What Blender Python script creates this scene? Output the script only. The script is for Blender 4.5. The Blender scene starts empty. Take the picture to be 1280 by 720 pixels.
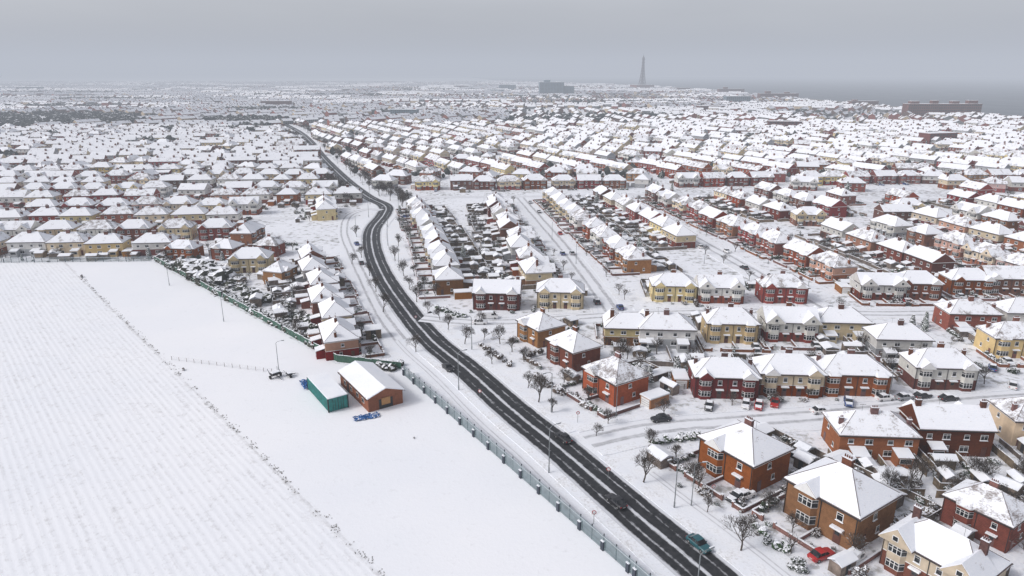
import bpy, math, random
from mathutils import Vector, noise as mnoise
R = random.Random(7)
scene = bpy.context.scene
PI = math.pi
H = 70.0
PITCH = math.radians(17.44)
# ------------------------------------------------------------------ survey helper: bearing readings -> metres on the ground
SP, CP = math.sin(PITCH), math.cos(PITCH)
def G(u, v):
    s = (v-360)/853.0
    t = H/(SP+s*CP)
    return ((u-640)/853.0*t, t*(CP-s*SP))

# ------------------------------------------------------------------ materials
def newmat(name):
    m = bpy.data.materials.new(name); m.use_nodes = True
    nt = m.node_tree
    b = nt.nodes["Principled BSDF"]
    return m, nt, b
def rgb(c): return (c[0], c[1], c[2], 1)
def ramp(nt, fac, stops, interp='LINEAR'):
    r = nt.nodes.new('ShaderNodeValToRGB'); r.color_ramp.interpolation = interp
    el = r.color_ramp.elements
    el[0].position = stops[0][0]; el[0].color = rgb(stops[0][1])
    el[1].position = stops[1][0]; el[1].color = rgb(stops[1][1])
    for p, c in stops[2:]:
        e = el.new(p); e.color = rgb(c)
    nt.links.new(fac, r.inputs[0]); return r.outputs[0]
def g(x): return (x, x, x)
def mix(nt, fac, a, b, typ='MIX'):
    n = nt.nodes.new('ShaderNodeMix'); n.data_type = 'RGBA'; n.blend_type = typ
    for idx, val in ((0, fac), (6, a), (7, b)):
        if isinstance(val, (int, float)): n.inputs[idx].default_value = val
        elif isinstance(val, tuple): n.inputs[idx].default_value = rgb(val)
        else: nt.links.new(val, n.inputs[idx])
    return n.outputs[2]
def math_(nt, op, a, b=0.0, c=None, clamp=False):
    n = nt.nodes.new('ShaderNodeMath'); n.operation = op; n.use_clamp = clamp
    vals = [a, b] + ([c] if c is not None else [])
    for i, v in enumerate(vals):
        if isinstance(v, (int, float)): n.inputs[i].default_value = v
        else: nt.links.new(v, n.inputs[i])
    return n.outputs[0]
def noise(nt, co, scale, detail=4, rough=.55):
    n = nt.nodes.new('ShaderNodeTexNoise'); n.inputs['Scale'].default_value = scale
    n.inputs['Detail'].default_value = detail; n.inputs['Roughness'].default_value = rough
    nt.links.new(co, n.inputs['Vector']); return n.outputs[0]
def mapping(nt, co, scale=(1, 1, 1), rot=(0, 0, 0)):
    n = nt.nodes.new('ShaderNodeMapping'); n.inputs['Scale'].default_value = scale
    n.inputs['Rotation'].default_value = rot
    nt.links.new(co, n.inputs['Vector']); return n.outputs[0]
def pos(nt): return nt.nodes.new('ShaderNodeNewGeometry').outputs['Position']
def bump(nt, b, h, strength=.3, dist=.1):
    n = nt.nodes.new('ShaderNodeBump'); n.inputs['Strength'].default_value = strength
    n.inputs['Distance'].default_value = dist
    nt.links.new(h, n.inputs['Height']); nt.links.new(n.outputs[0], b.inputs['Normal'])
SNOW = (.85, .87, .91)
def simple(name, col, rough=.7, var=.25, scale=1.5, metal=0, topsnow=None, objrand=0.0, specular=.3):
    m, nt, b = newmat(name)
    P = pos(nt)
    n1 = noise(nt, P, scale, 5, .6)
    lo = tuple(c*(1-var) for c in col); hi = tuple(min(1, c*(1+var)) for c in col)
    c = ramp(nt, n1, [(.3, lo), (.7, hi)])
    if objrand:
        oi = nt.nodes.new('ShaderNodeObjectInfo')
        hs = nt.nodes.new('ShaderNodeHueSaturation')
        nt.links.new(c, hs.inputs['Color'])
        nt.links.new(math_(nt, 'MULTIPLY_ADD', oi.outputs['Random'], objrand*2, 1-objrand), hs.inputs['Value'])
        rr = math_(nt, 'FRACT', math_(nt, 'MULTIPLY', oi.outputs['Random'], 37.7))
        nt.links.new(math_(nt, 'MULTIPLY_ADD', rr, .03, .485), hs.inputs['Hue'])
        nt.links.new(math_(nt, 'MULTIPLY_ADD', rr, .6, .65), hs.inputs['Saturation'])
        c = hs.outputs[0]
    if topsnow is not None:
        ge = nt.nodes.new('ShaderNodeNewGeometry')
        sx = nt.nodes.new('ShaderNodeSeparateXYZ'); nt.links.new(ge.outputs['Normal'], sx.inputs[0])
        n2 = noise(nt, P, 3.0, 3)
        f = math_(nt, 'ADD', sx.outputs[2], math_(nt, 'MULTIPLY_ADD', n2, .9, -.45))
        f = ramp(nt, f, [(topsnow, g(0)), (min(1, topsnow+.12), g(1))])
        c = mix(nt, f, c, SNOW)
    nt.links.new(c, b.inputs['Base Color'])
    b.inputs['Roughness'].default_value = rough; b.inputs['Metallic'].default_value = metal
    b.inputs['Specular IOR Level'].default_value = specular
    return m

def m_snow(name='snow', dirty=0.0):
    m, nt, b = newmat(name); P = pos(nt)
    n1 = noise(nt, P, .25, 5, .6); n2 = noise(nt, P, 2.2, 5, .65)
    c = ramp(nt, n1, [(.3, (.79, .82, .87)), (.7, (.87, .885, .915))])
    if dirty:
        f = ramp(nt, math_(nt, 'ADD', math_(nt, 'MULTIPLY', n2, .6), math_(nt, 'MULTIPLY', n1, .4)), [(.50, g(0)), (.66, g(dirty))])
        c = mix(nt, f, c, (.30, .28, .25))
    nt.links.new(c, b.inputs['Base Color']); b.inputs['Roughness'].default_value = .75
    b.inputs['Specular IOR Level'].default_value = .2
    bump(nt, b, n2, .35, .15); return m
M_snow = m_snow()

def m_ground():
    m, nt, b = newmat('snowy_ground'); P = pos(nt)
    n1 = noise(nt, P, .03, 3); n2 = noise(nt, P, .35, 6, .7); n3 = noise(nt, P, 1.4, 4, .6)
    snow = ramp(nt, n3, [(.3, (.74, .77, .83)), (.65, (.87, .885, .915))])
    k = math_(nt, 'ADD', math_(nt, 'MULTIPLY', n2, .75), math_(nt, 'MULTIPLY', n1, .30))
    f = ramp(nt, k, [(.54, g(0)), (.63, g(.82))])
    dirt = ramp(nt, n3, [(.35, (.07, .066, .055)), (.65, (.33, .325, .31))])
    c = mix(nt, f, snow, dirt)
    nt.links.new(c, b.inputs['Base Color']); b.inputs['Roughness'].default_value = .8
    b.inputs['Specular IOR Level'].default_value = .15
    bump(nt, b, n3, .4, .2); return m
M_ground = m_ground()

def m_field():
    m, nt, b = newmat('field_snow'); P = pos(nt)
    rot = math.radians(41.7)
    vr = nt.nodes.new('ShaderNodeVectorRotate'); vr.rotation_type = 'Z_AXIS'
    vr.inputs['Angle'].default_value = -rot
    nt.links.new(P, vr.inputs['Vector'])
    s = mapping(nt, vr.outputs[0], (1.0, .05, 1))
    st = noise(nt, s, 1.1, 5, .75)
    n1 = noise(nt, P, .02, 4); n2 = noise(nt, P, 1.2, 5, .65); n4 = noise(nt, P, .4, 5, .65)
    sx = nt.nodes.new('ShaderNodeSeparateXYZ'); nt.links.new(vr.outputs[0], sx.inputs[0])
    wv = math_(nt, 'SINE', math_(nt, 'MULTIPLY', sx.outputs[0], 2*PI/1.25))
    bx, by = G(100, 345)
    c0 = bx*math.cos(-rot) - by*math.sin(-rot)
    part = math_(nt, 'LESS_THAN', sx.outputs[0], c0)
    edge = ramp(nt, math_(nt, 'ABSOLUTE', math_(nt, 'SUBTRACT', sx.outputs[0], c0-.4)), [(0, g(.12)), (1.0, g(0))])
    base = ramp(nt, n1, [(.3, (.81, .835, .88)), (.7, (.88, .89, .915))])
    k = math_(nt, 'ADD', math_(nt, 'MULTIPLY', st, .55), math_(nt, 'MULTIPLY', wv, .025))
    k = math_(nt, 'ADD', k, math_(nt, 'MULTIPLY', n2, .45))
    k = math_(nt, 'ADD', k, math_(nt, 'MULTIPLY_ADD', n4, .5, -.25))
    k = math_(nt, 'ADD', k, edge)
    f = math_(nt, 'MULTIPLY', ramp(nt, k, [(.52, g(0)), (.72, g(.48))]), math_(nt, 'MAXIMUM', part, math_(nt, 'MULTIPLY', edge, 9, clamp=True)))
    c = mix(nt, f, base, (.45, .445, .445))
    sm = ramp(nt, math_(nt, 'ADD', math_(nt, 'MULTIPLY', n2, .5), math_(nt, 'MULTIPLY', n4, .5)), [(.56, g(0)), (.70, g(.3))])
    c = mix(nt, sm, c, (.55, .55, .56))
    nt.links.new(c, b.inputs['Base Color']); b.inputs['Roughness'].default_value = .8
    b.inputs['Specular IOR Level'].default_value = .15
    h = math_(nt, 'ADD', math_(nt, 'MULTIPLY', math_(nt, 'MULTIPLY', wv, part), .25), n2)
    bump(nt, b, h, .35, .12); return m
M_field = m_field()

def m_road():
    m, nt, b = newmat('wet_asphalt_with_slush')
    uv = nt.nodes.new('ShaderNodeUVMap').outputs[0]
    sx = nt.nodes.new('ShaderNodeSeparateXYZ'); nt.links.new(uv, sx.inputs[0])
    u = sx.outputs[0]
    prof = ramp(nt, u, [(0, g(1)), (.05, g(.8)), (.10, g(.25)), (.18, g(.10)), (.245, g(.46)), (.31, g(.10)), (.43, g(.16)), (.475, g(.68)),
                        (.515, g(.68)), (.56, g(.16)), (.69, g(.10)), (.755, g(.46)), (.82, g(.10)), (.90, g(.25)), (.95, g(.8)), (1, g(1))])
    mp = mapping(nt, uv, (9, .10, 1)); n1 = noise(nt, mp, 1.5, 5, .7)
    mp2 = mapping(nt, uv, (9.5, 1, 1)); n2 = noise(nt, mp2, .8, 6, .7)
    k = math_(nt, 'ADD', prof, math_(nt, 'MULTIPLY_ADD', n1, .95, -.475))
    k = math_(nt, 'ADD', k, math_(nt, 'MULTIPLY_ADD', n2, .7, -.35))
    f = ramp(nt, k, [(.33, g(0)), (.66, g(.85))])
    asp = ramp(nt, n2, [(.3, (.014, .015, .017)), (.7, (.045, .046, .05))])
    c = mix(nt, f, asp, (.70, .72, .76))
    nt.links.new(c, b.inputs['Base Color'])
    nt.links.new(ramp(nt, f, [(0, g(.55)), (1, g(.8))]), b.inputs['Roughness'])
    b.inputs['Specular IOR Level'].default_value = .2
    bump(nt, b, k, .3, .05); return m
M_road = m_road()
def m_street(name='snow_covered_street', amt=.6):
    m, nt, b = newmat(name)
    uv = nt.nodes.new('ShaderNodeUVMap').outputs[0]
    sx = nt.nodes.new('ShaderNodeSeparateXYZ'); nt.links.new(uv, sx.inputs[0])
    u = sx.outputs[0]
    prof = ramp(nt, u, [(0, g(.0)), (.16, g(.1)), (.24, g(.5)), (.30, g(.55)), (.38, g(.15)), (.5, g(.1)), (.62, g(.15)), (.70, g(.55)), (.78, g(.5)), (.86, g(.1)), (1, g(0))])
    mp = mapping(nt, uv, (7, .08, 1)); n1 = noise(nt, mp, 1.5, 5, .7)
    mp2 = mapping(nt, uv, (7, 1, 1)); n2 = noise(nt, mp2, .6, 6, .7)
    k = math_(nt, 'ADD', prof, math_(nt, 'MULTIPLY_ADD', n1, .9, -.45))
    k = math_(nt, 'ADD', k, math_(nt, 'MULTIPLY_ADD', n2, .7, -.35))
    f = ramp(nt, k, [(.2, g(0)), (.75, g(amt))])
    c = mix(nt, f, (.80, .82, .86), (.24, .24, .255))
    nt.links.new(c, b.inputs['Base Color']); b.inputs['Roughness'].default_value = .7
    bump(nt, b, k, .4, .08); return m
M_street = m_street('snow_covered_street', .7)
M_street2 = m_street('slushy_street', .95)

def m_roofsnow():
    m, nt, b = newmat('snow_covered_roof')
    oi = nt.nodes.new('ShaderNodeObjectInfo')
    P = pos(nt)
    n1 = noise(nt, P, .45, 4, .65); n2 = noise(nt, mapping(nt, P, (1, 1, 3)), 2.5, 4, .7)
    rnd = math_(nt, 'POWER', oi.outputs['Random'], 2.5)
    k = math_(nt, 'ADD', math_(nt, 'MULTIPLY', n1, .6), math_(nt, 'MULTIPLY', n2, .4))
    k = math_(nt, 'ADD', k, math_(nt, 'MULTIPLY', rnd, .13))
    f = ramp(nt, k, [(.59, g(0)), (.70, g(.85))])
    sn = ramp(nt, n2, [(.3, (.78, .81, .865)), (.7, (.885, .895, .925))])
    c = mix(nt, f, sn, (.17, .135, .12))
    nt.links.new(c, b.inputs['Base Color']); b.inputs['Roughness'].default_value = .8
    b.inputs['Specular IOR Level'].default_value = .2
    bump(nt, b, n2, .3, .08); return m
M_roofsnow = m_roofsnow()

def m_brick(name, c1, c2):
    m, nt, b = newmat(name)
    tc = nt.nodes.new('ShaderNodeTexCoord'); oi = nt.nodes.new('ShaderNodeObjectInfo')
    n1 = noise(nt, tc.outputs['Object'], 1.2, 5, .65); n2 = noise(nt, tc.outputs['Object'], 9, 3, .7)
    c = ramp(nt, math_(nt, 'ADD', math_(nt, 'MULTIPLY', n1, .5), math_(nt, 'MULTIPLY', n2, .5)), [(.36, c1), (.64, c2)])
    sx = nt.nodes.new('ShaderNodeSeparateXYZ'); nt.links.new(tc.outputs['Object'], sx.inputs[0])
    course = math_(nt, 'SINE', math_(nt, 'MULTIPLY', sx.outputs[2], 2*PI/.3))
    c = mix(nt, ramp(nt, course, [(.75, g(0)), (1, g(.22))]), c, (.25, .19, .16))
    hs = nt.nodes.new('ShaderNodeHueSaturation'); nt.links.new(c, hs.inputs['Color'])
    nt.links.new(math_(nt, 'MULTIPLY_ADD', oi.outputs['Random'], .65, .55), hs.inputs['Value'])
    rr = math_(nt, 'FRACT', math_(nt, 'MULTIPLY', oi.outputs['Random'], 17.3))
    nt.links.new(math_(nt, 'MULTIPLY_ADD', rr, .04, .488), hs.inputs['Hue'])
    r3 = math_(nt, 'FRACT', math_(nt, 'MULTIPLY', oi.outputs['Random'], 71.9))
    nt.links.new(math_(nt, 'MULTIPLY_ADD', r3, .35, .85), hs.inputs['Saturation'])
    nt.links.new(hs.outputs[0], b.inputs['Base Color']); b.inputs['Roughness'].default_value = .9
    b.inputs['Specular IOR Level'].default_value = .15
    return m
M_bred = m_brick('red_brick', (.16, .03, .024), (.31, .062, .045))
M_borange = m_brick('orange_brick', (.20, .07, .034), (.35, .13, .065))
M_bdark = m_brick('dark_brick', (.10, .032, .024), (.20, .06, .044))
M_cream = simple('cream_render', (.58, .47, .30), .9, .14, .8, objrand=.2)
M_white = simple('white_render', (.60, .585, .55), .9, .12, .8, objrand=.2)
M_yellow = simple('yellow_render', (.56, .41, .20), .9, .12, .8, objrand=.2)
M_pink = simple('pink_render', (.42, .25, .21), .9, .12, .8, objrand=.25)
M_grey = simple('grey_render', (.33, .34, .355), .9, .12, .8, objrand=.25)
M_tile = simple('roof_tile', (.09, .058, .05), .85, .35, 3)
M_frame = simple('white_window_frame', (.70, .70, .69), .5, .06, 2)
M_dark = simple('dark_gutter', (.03, .03, .032), .6, .2, 2)
M_chim = simple('chimney_brick', (.14, .055, .04), .9, .35, 2, topsnow=.85, objrand=.4)
M_door = simple('painted_door', (.12, .05, .04), .5, .2, 1, objrand=.5)
def m_glass():
    m, nt, b = newmat('window_glass'); P = pos(nt)
    n = noise(nt, P, .9, 2)
    nt.links.new(ramp(nt, n, [(.4, (.008, .010, .013)), (.62, (.05, .052, .055))]), b.inputs['Base Color'])
    b.inputs['Roughness'].default_value = .12; b.inputs['Specular IOR Level'].default_value = .35
    return m
M_glass = m_glass()
M_wood = simple('fence_wood', (.15, .115, .088), .9, .45, 1, topsnow=.75, objrand=.4)
M_gwall = simple('garden_wall_brick', (.18, .075, .05), .9, .3, 3, topsnow=.75, objrand=.3)
M_shrub = simple('evergreen_leaves', (.040, .060, .032), .9, .5, 2.5, topsnow=.55, objrand=.4)
M_shrubb = simple('brown_twigs', (.085, .062, .046), .9, .5, 2.5, topsnow=.60, objrand=.3)
M_hedge = simple('hedge_leaves', (.05, .055, .036), .9, .5, 2.5, topsnow=.64, objrand=.3)
M_bark = simple('bark', (.07, .057, .048), .95, .3, 4, topsnow=.85)
M_pole = simple('galvanised_steel', (.22, .24, .25), .5, .15, 2, metal=.3)
M_fence = simple('painted_steel_fence', (.16, .21, .225), .55, .25, 1.2, topsnow=.85)
M_fencepost = simple('fence_post_steel', (.05, .06, .08), .6, .2, 1)
M_rubber = simple('tyre_rubber', (.02, .02, .02), .85, .2, 5)
M_hub = simple('wheel_hub', (.35, .35, .36), .35, .1, 5, metal=.6)
M_lampglass = simple('lamp_glass', (.55, .55, .52), .2, .05, 5)
M_red = simple('tail_light', (.35, .02, .02), .3, .1, 3)
M_teal = simple('teal_painted_steel', (.02, .19, .175), .5, .3, 1.2)
M_tarp = simple('blue_tarpaulin', (.015, .10, .30), .5, .35, 1.5, topsnow=.97)
M_orange = simple('timber_shutter', (.42, .22, .09), .7, .15, 2)
M_farwall = [simple('far_red_wall', (.21, .07, .052), .9, .3, .02), simple('far_brown_wall', (.12, .075, .06), .9, .3, .02),
             simple('far_cream_wall', (.42, .34, .24), .9, .2, .02), simple('far_grey_wall', (.17, .175, .18), .9, .3, .02)]
M_fartree = simple('winter_woodland', (.042, .048, .045), .95, .5, .4, topsnow=.85)

# ------------------------------------------------------------------ mesh builder
class MB:
    def __init__(s): s.v = []; s.f = []; s.m = []; s.T = None
    def tr(s, p):
        if s.T is None: return p
        x, y, a, z = s.T; c, q = math.cos(a), math.sin(a)
        return (x+p[0]*c-p[1]*q, y+p[0]*q+p[1]*c, z+p[2])
    def add(s, vs, fs, mat):
        b = len(s.v); s.v.extend([s.tr(p) for p in vs])
        for f in fs: s.f.append([b+i for i in f]); s.m.append(mat)
    def box(s, x0, x1, y0, y1, z0, z1, mat):
        s.add([(x0, y0, z0), (x1, y0, z0), (x1, y1, z0), (x0, y1, z0), (x0, y0, z1), (x1, y0, z1), (x1, y1, z1), (x0, y1, z1)],
              [(3, 2, 1, 0), (4, 5, 6, 7), (0, 1, 5, 4), (1, 2, 6, 5), (2, 3, 7, 6), (3, 0, 4, 7)], mat)
    def prism(s, pts, z0, z1, mat):
        n = len(pts)
        vs = [(p[0], p[1], z0) for p in pts]+[(p[0], p[1], z1) for p in pts]
        fs = [tuple(range(n-1, -1, -1)), tuple(range(n, 2*n))]+[(i, (i+1) % n, n+(i+1) % n, n+i) for i in range(n)]
        s.add(vs, fs, mat)
    def cyl(s, a, b, ra, rb, mat, n=6):
        a = Vector(a); b = Vector(b); d = (b-a).normalized()
        u = d.orthogonal().normalized(); w = d.cross(u)
        vs = [tuple(a+(u*math.cos(2*PI*i/n)+w*math.sin(2*PI*i/n))*ra) for i in range(n)]
        vs += [tuple(b+(u*math.cos(2*PI*i/n)+w*math.sin(2*PI*i/n))*rb) for i in range(n)]
        s.add(vs, [(i, (i+1) % n, n+(i+1) % n, n+i) for i in range(n)]+[tuple(range(n-1, -1, -1)), tuple(range(n, 2*n))], mat)
    def mesh(s, name, mats):
        me = bpy.data.meshes.new(name); me.from_pydata(s.v, [], s.f)
        for m in mats: me.materials.append(m)
        me.polygons.foreach_set('material_index', s.m); me.update(); return me
def put(name, me, x=0, y=0, z=0, rot=0, sc=1):
    o = bpy.data.objects.new(name, me); scene.collection.objects.link(o)
    o.location = (x, y, z); o.rotation_euler = (0, 0, rot)
    o.scale = (sc, sc, sc) if not isinstance(sc, tuple) else sc
    return o

# ------------------------------------------------------------------ houses
LO, UP, TI, RS, FR, GL, CH, DK, SN, DO = range(10)
def gable(b, x0, x1, y0, y1, z, rise, ov, axis, wall, ove=.25, dl=.14):
    def P(a, c, zz): return (a, c, zz) if axis == 'x' else (c, a, zz)
    if axis == 'x': a0, a1, c0, c1 = x0-ove, x1+ove, y0-ov, y1+ov
    else: a0, a1, c0, c1 = y0-ove, y1+ove, x0-ov, x1+ov
    cm = (c0+c1)/2
    flip = axis != 'x'
    def fs(l): return [tuple(reversed(f)) for f in l] if flip else l
    b.add([P(a0, c0, z), P(a1, c0, z), P(a1, c1, z), P(a0, c1, z), P(a0, cm, z+rise), P(a1, cm, z+rise)],
          fs([(3, 2, 1, 0), (0, 1, 5, 4), (2, 3, 4, 5)]), TI)
    b.add([P(a0, c0, z), P(a1, c0, z), P(a1, c1, z), P(a0, c1, z), P(a0, cm, z+rise), P(a1, cm, z+rise)], fs([(0, 4, 3), (1, 2, 5)]), wall)
    sl = rise/((c1-c0)/2); i = .12
    for sgn, ce in ((1, c0), (-1, c1)):
        ce2 = ce+sgn*i; zb = z+sl*i
        vs = [P(a0+.06, ce2, zb+.005), P(a1-.06, ce2, zb+.005), P(a1-.06, ce2, zb+dl), P(a0+.06, ce2, zb+dl), P(a0+.06, cm, z+rise+dl), P(a1-.06, cm, z+rise+dl),
              P(a0+.06, cm, z+rise+.005), P(a1-.06, cm, z+rise+.005)]
        b.add(vs, [(0, 1, 2, 3), (3, 2, 5, 4), (0, 3, 4, 6), (1, 7, 5, 2)], RS)
def hip(b, x0, x1, y0, y1, z, rise, ov, dl=.14):
    for k, (i, mat) in enumerate(((0, TI), (.14, RS))):
        X0, X1, Y0, Y1 = x0-ov+i, x1+ov-i, y0-ov+i, y1+ov-i
        half = (y1-y0)/2+ov; sl = rise/half; ym = (y0+y1)/2
        zb = z+sl*i+(dl if k else 0); zt = z+rise+(dl if k else 0)
        r0, r1 = x0-ov+half*.95, x1+ov-half*.95
        vs = [(X0, Y0, zb), (X1, Y0, zb), (X1, Y1, zb), (X0, Y1, zb), (r0, ym, zt), (r1, ym, zt)]
        b.add(vs, [(0, 1, 5, 4), (2, 3, 4, 5), (1, 2, 5), (3, 0, 4)], mat)
        if k == 0: b.add(vs[:4], [(3, 2, 1, 0)], TI)
        else:
            z0 = z+sl*i+.005
            b.add([(X0, Y0, z0), (X1, Y0, z0), (X1, Y1, z0), (X0, Y1, z0)]+vs[:4], [(0, 1, 5, 4), (1, 2, 6, 5), (2, 3, 7, 6), (3, 0, 4, 7)], RS)
            for p, q in ((vs[0], vs[4]), (vs[3], vs[4]), (vs[1], vs[5]), (vs[2], vs[5])):
                a_ = Vector(p).lerp(Vector(q), .05); c_ = Vector(p).lerp(Vector(q), .97); b.cyl(tuple(a_), tuple(c_), .055, .055, TI, 4)
def make_house(name, w, d, he, lower, upper, roof='hip', bay='gable', rise=3.3, units=2, chim='mid', ext=True, seed=0, front_gable=False):
    r = random.Random(seed); b = MB()
    hw, hd = w/2, d/2
    b.box(-hw, hw, -hd, hd, -.2, 2.7, LO)
    b.box(-hw+.003, hw-.003, -hd+.003, hd-.003, 2.7, he, UP)
    b.box(-hw-.02, hw+.02, -hd-.02, hd+.02, 2.66, 2.8, FR if upper != lower else LO)
    ov = .45
    b.box(-hw-ov+.06, hw+ov-.06, -hd-ov+.06, hd+ov-.06, he-.16, he-.004, FR)
    b.box(-hw-ov-.03, hw+ov+.03, -hd-ov-.07, -hd-ov+.05, he-.12, he+.02, DK)
    b.box(-hw-ov-.03, hw+ov+.03, hd+ov-.05, hd+ov+.07, he-.12, he+.02, DK)
    if roof == 'hip': hip(b, -hw, hw, -hd, hd, he, rise, ov)
    else: gable(b, -hw, hw, -hd, hd, he, rise, ov, 'x', UP)
    if front_gable:
        for x0, x1 in ((-hw-.05, -hw+4.9), (hw-4.9, hw+.05)):
            gable(b, x0, x1, -hd-1.15, 0.3, he+.04, 2.55, .32, 'y', UP)
            b.box((x0+x1)/2-.5, (x0+x1)/2+.5, -hd-1.46, -hd-1.35, he+.6, he+1.5, FR)
            b.box((x0+x1)/2-.38, (x0+x1)/2+.38, -hd-1.49, -hd-1.46, he+.7, he+1.4, GL)
    def part(s, a0, a1, z0, z1, o0, o1, m):
        if s == 'F': b.box(a0, a1, -hd-o1, -hd-o0, z0, z1, m)
        if s == 'B': b.box(a0, a1, hd+o0, hd+o1, z0, z1, m)
        if s == 'L': b.box(-hw-o1, -hw-o0, a0, a1, z0, z1, m)
        if s == 'R': b.box(hw+o0, hw+o1, a0, a1, z0, z1, m)
    def window(s, c, z, ww, hh, n=2):
        part(s, c-ww/2, c+ww/2, z, z+hh, -.05, .05, FR)
        pw = (ww-.1)/n
        for i in range(n):
            a = c-ww/2+.05+i*pw
            part(s, a+.05, a+pw-.05, z+.1, z+hh*.68, 0, .07, GL)
            part(s, a+.05, a+pw-.05, z+hh*.68+.08, z+hh-.1, 0, .07, GL)
        part(s, c-ww/2-.08, c+ww/2+.08, z-.1, z-.004, 0, .16, SN)
    uw = w/units
    for i in range(units):
        cx = -hw+uw*(i+.5); side = -1 if i % 2 == 0 else 1
        bx = cx+side*uw*.17; dx = cx-side*uw*.27
        part('F', dx-.55, dx+.55, 0, 2.1, -.05, .06, DO); part('F', dx-.35, dx+.35, 1.3, 1.9, 0, .09, GL)
        part('F', dx-.9, dx+.9, 2.3, 2.42, 0, .7, FR); part('F', dx-.9, dx+.9, 2.424, 2.56, 0, .68, SN)
        window('F', dx, 3.5, 1.0, 1.2, 1)
        if bay != 'none':
            y0 = -hd+.02; dp = .85
            pts = [(bx-1.55, y0), (bx-1.05, y0-dp), (bx+1.05, y0-dp), (bx+1.55, y0)]
            for z0, z1, m in ((-.1, .85, LO), (.85, 2.25, FR), (2.25, 3.5, UP), (3.5, 4.8, FR), (4.8, he-.02, UP)):
                b.prism(pts, z0, z1, m)
            for z0, z1 in ((.85, 2.25), (3.5, 4.8)):
                for (p, q, n) in ((pts[0], pts[1], 1), (pts[1], pts[2], 3), (pts[2], pts[3], 1)):
                    ex, ey = q[0]-p[0], q[1]-p[1]; L = math.hypot(ex, ey); ex /= L; ey /= L; nx, ny = ey, -ex
                    for k in range(n):
                        a0 = L*k/n+.07; a1 = L*(k+1)/n-.07
                        for (h0, h1) in ((.08, .62), (.70, .94)):
                            za = z0+(z1-z0)*h0; zb = z0+(z1-z0)*h1
                            b.add([(p[0]+ex*a0+nx*.03, p[1]+ey*a0+ny*.03, za), (p[0]+ex*a1+nx*.03, p[1]+ey*a1+ny*.03, za),
                                   (p[0]+ex*a1+nx*.03, p[1]+ey*a1+ny*.03, zb), (p[0]+ex*a0+nx*.03, p[1]+ey*a0+ny*.03, zb)], [(0, 1, 2, 3)], GL)
            if bay == 'gable':
                gable(b, bx-1.55, bx+1.55, y0-dp, -hd+2.6, he+.03, 1.55, .3, 'y', UP if r.random() < .4 else FR)
            elif not front_gable:
                b.prism([(bx-1.75, y0), (bx-1.2, y0-dp-.2), (bx+1.2, y0-dp-.2), (bx+1.75, y0)], he-.02, he+.12, FR)
                vs = [(bx-1.7, y0, he+.12), (bx-1.15, y0-dp-.15, he+.12), (bx+1.15, y0-dp-.15, he+.12), (bx+1.7, y0, he+.12), (bx-.7, y0+1.1, he+1.15), (bx+.7, y0+1.1, he+1.15)]
                b.add(vs, [(1, 2, 5, 4), (0, 1, 4), (2, 3, 5)], RS)
        else:
            window('F', bx, .9, 2.2, 1.3, 3); window('F', bx, 3.5, 2.0, 1.2, 3)
        window('B', cx-uw*.24, 3.5, 1.5, 1.15, 2); window('B', cx+uw*.22, 3.6, 1.1, 1.0, 1)
        window('B', cx-uw*.24*side, 1.0, 1.8, 1.25, 2)
        part('B', cx+side*uw*.3-.5, cx+side*uw*.3+.5, 0, 2.05, -.05, .06, DO)
        if ext and r.random() < .6:
            e0, e1 = cx+side*uw*.05-1.4, cx+side*uw*.05+1.5; dd = r.uniform(2.2, 3.5)
            b.box(e0, e1, hd+.05, hd+dd, 0, 2.45, LO)
            b.box(e0+.3, e1-.3, hd+dd-.02, hd+dd+.05, 1.0, 2.1, FR); b.box(e0+.4, e1-.4, hd+dd+.03, hd+dd+.08, 1.1, 2.0, GL)
            vs = [(e0-.15, hd+.05, 3.1), (e1+.15, hd+.05, 3.1), (e1+.15, hd+dd+.2, 2.55), (e0-.15, hd+dd+.2, 2.55)]
            vs += [(x, y, z-.16) for x, y, z in vs]
            b.add(vs, [(0, 1, 2, 3), (0, 3, 7, 4), (2, 1, 5, 6), (3, 2, 6, 7), (4, 7, 6, 5)], SN)
    for s in ('L', 'R'):
        window(s, r.uniform(-1.5, 0), 3.6, .9, 1.0, 1); window(s, r.uniform(.3, 2), 1.2, .8, 1.0, 1)
        part(s, -3.2, -2.3, 0, 2.0, -.05, .06, DO)
    def chimney(x, y, zt, n):
        L = .32*n+.15
        b.box(x-L/2, x+L/2, y-.32, y+.32, he+.8, zt, CH); b.box(x-L/2-.07, x+L/2+.07, y-.39, y+.39, zt, zt+.12, CH)
        b.box(x-L/2-.05, x+L/2+.05, y-.37, y+.37, zt+.124, zt+.2, SN)
        for i in range(n):
            px = x-L/2+.235+i*.32
            b.cyl((px, y, zt+.18), (px, y, zt+.6), .11, .085, CH, 6)
    zt = he+rise+.95
    if chim == 'mid':
        for k in range(units//2 if units > 2 else 1):
            cx = 0 if units <= 2 else -hw+uw*2*(k+.5)
            chimney(cx, .5, zt, 4)
        if seed % 2 and units > 1: chimney(-hw+1.0, 1.5, he+2.3, 2); chimney(hw-1.0, 1.5, he+2.3, 2)
    else:
        chimney(-hw+.9 if roof != 'hip' else -hw+2.2, .3, zt, 3); chimney(hw-.9 if roof != 'hip' else hw-2.2, .3, zt, 3)
    ax = hw*.3; b.cyl((ax, .2, he+rise-.2), (ax, .2, he+rise+1.6), .025, .025, DK, 3); b.box(ax-.6, ax+.6, .18, .22, he+rise+1.45, he+rise+1.5, DK)
    for x in (-hw+.15, hw-.15, .12): b.box(x-.05, x+.05, -hd-.12, -hd-.02, 0, he-.15, DK)
    return b.mesh(name, [lower, upper, M_tile, M_roofsnow, M_frame, M_glass, M_chim, M_dark, M_snow, M_door])

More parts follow.
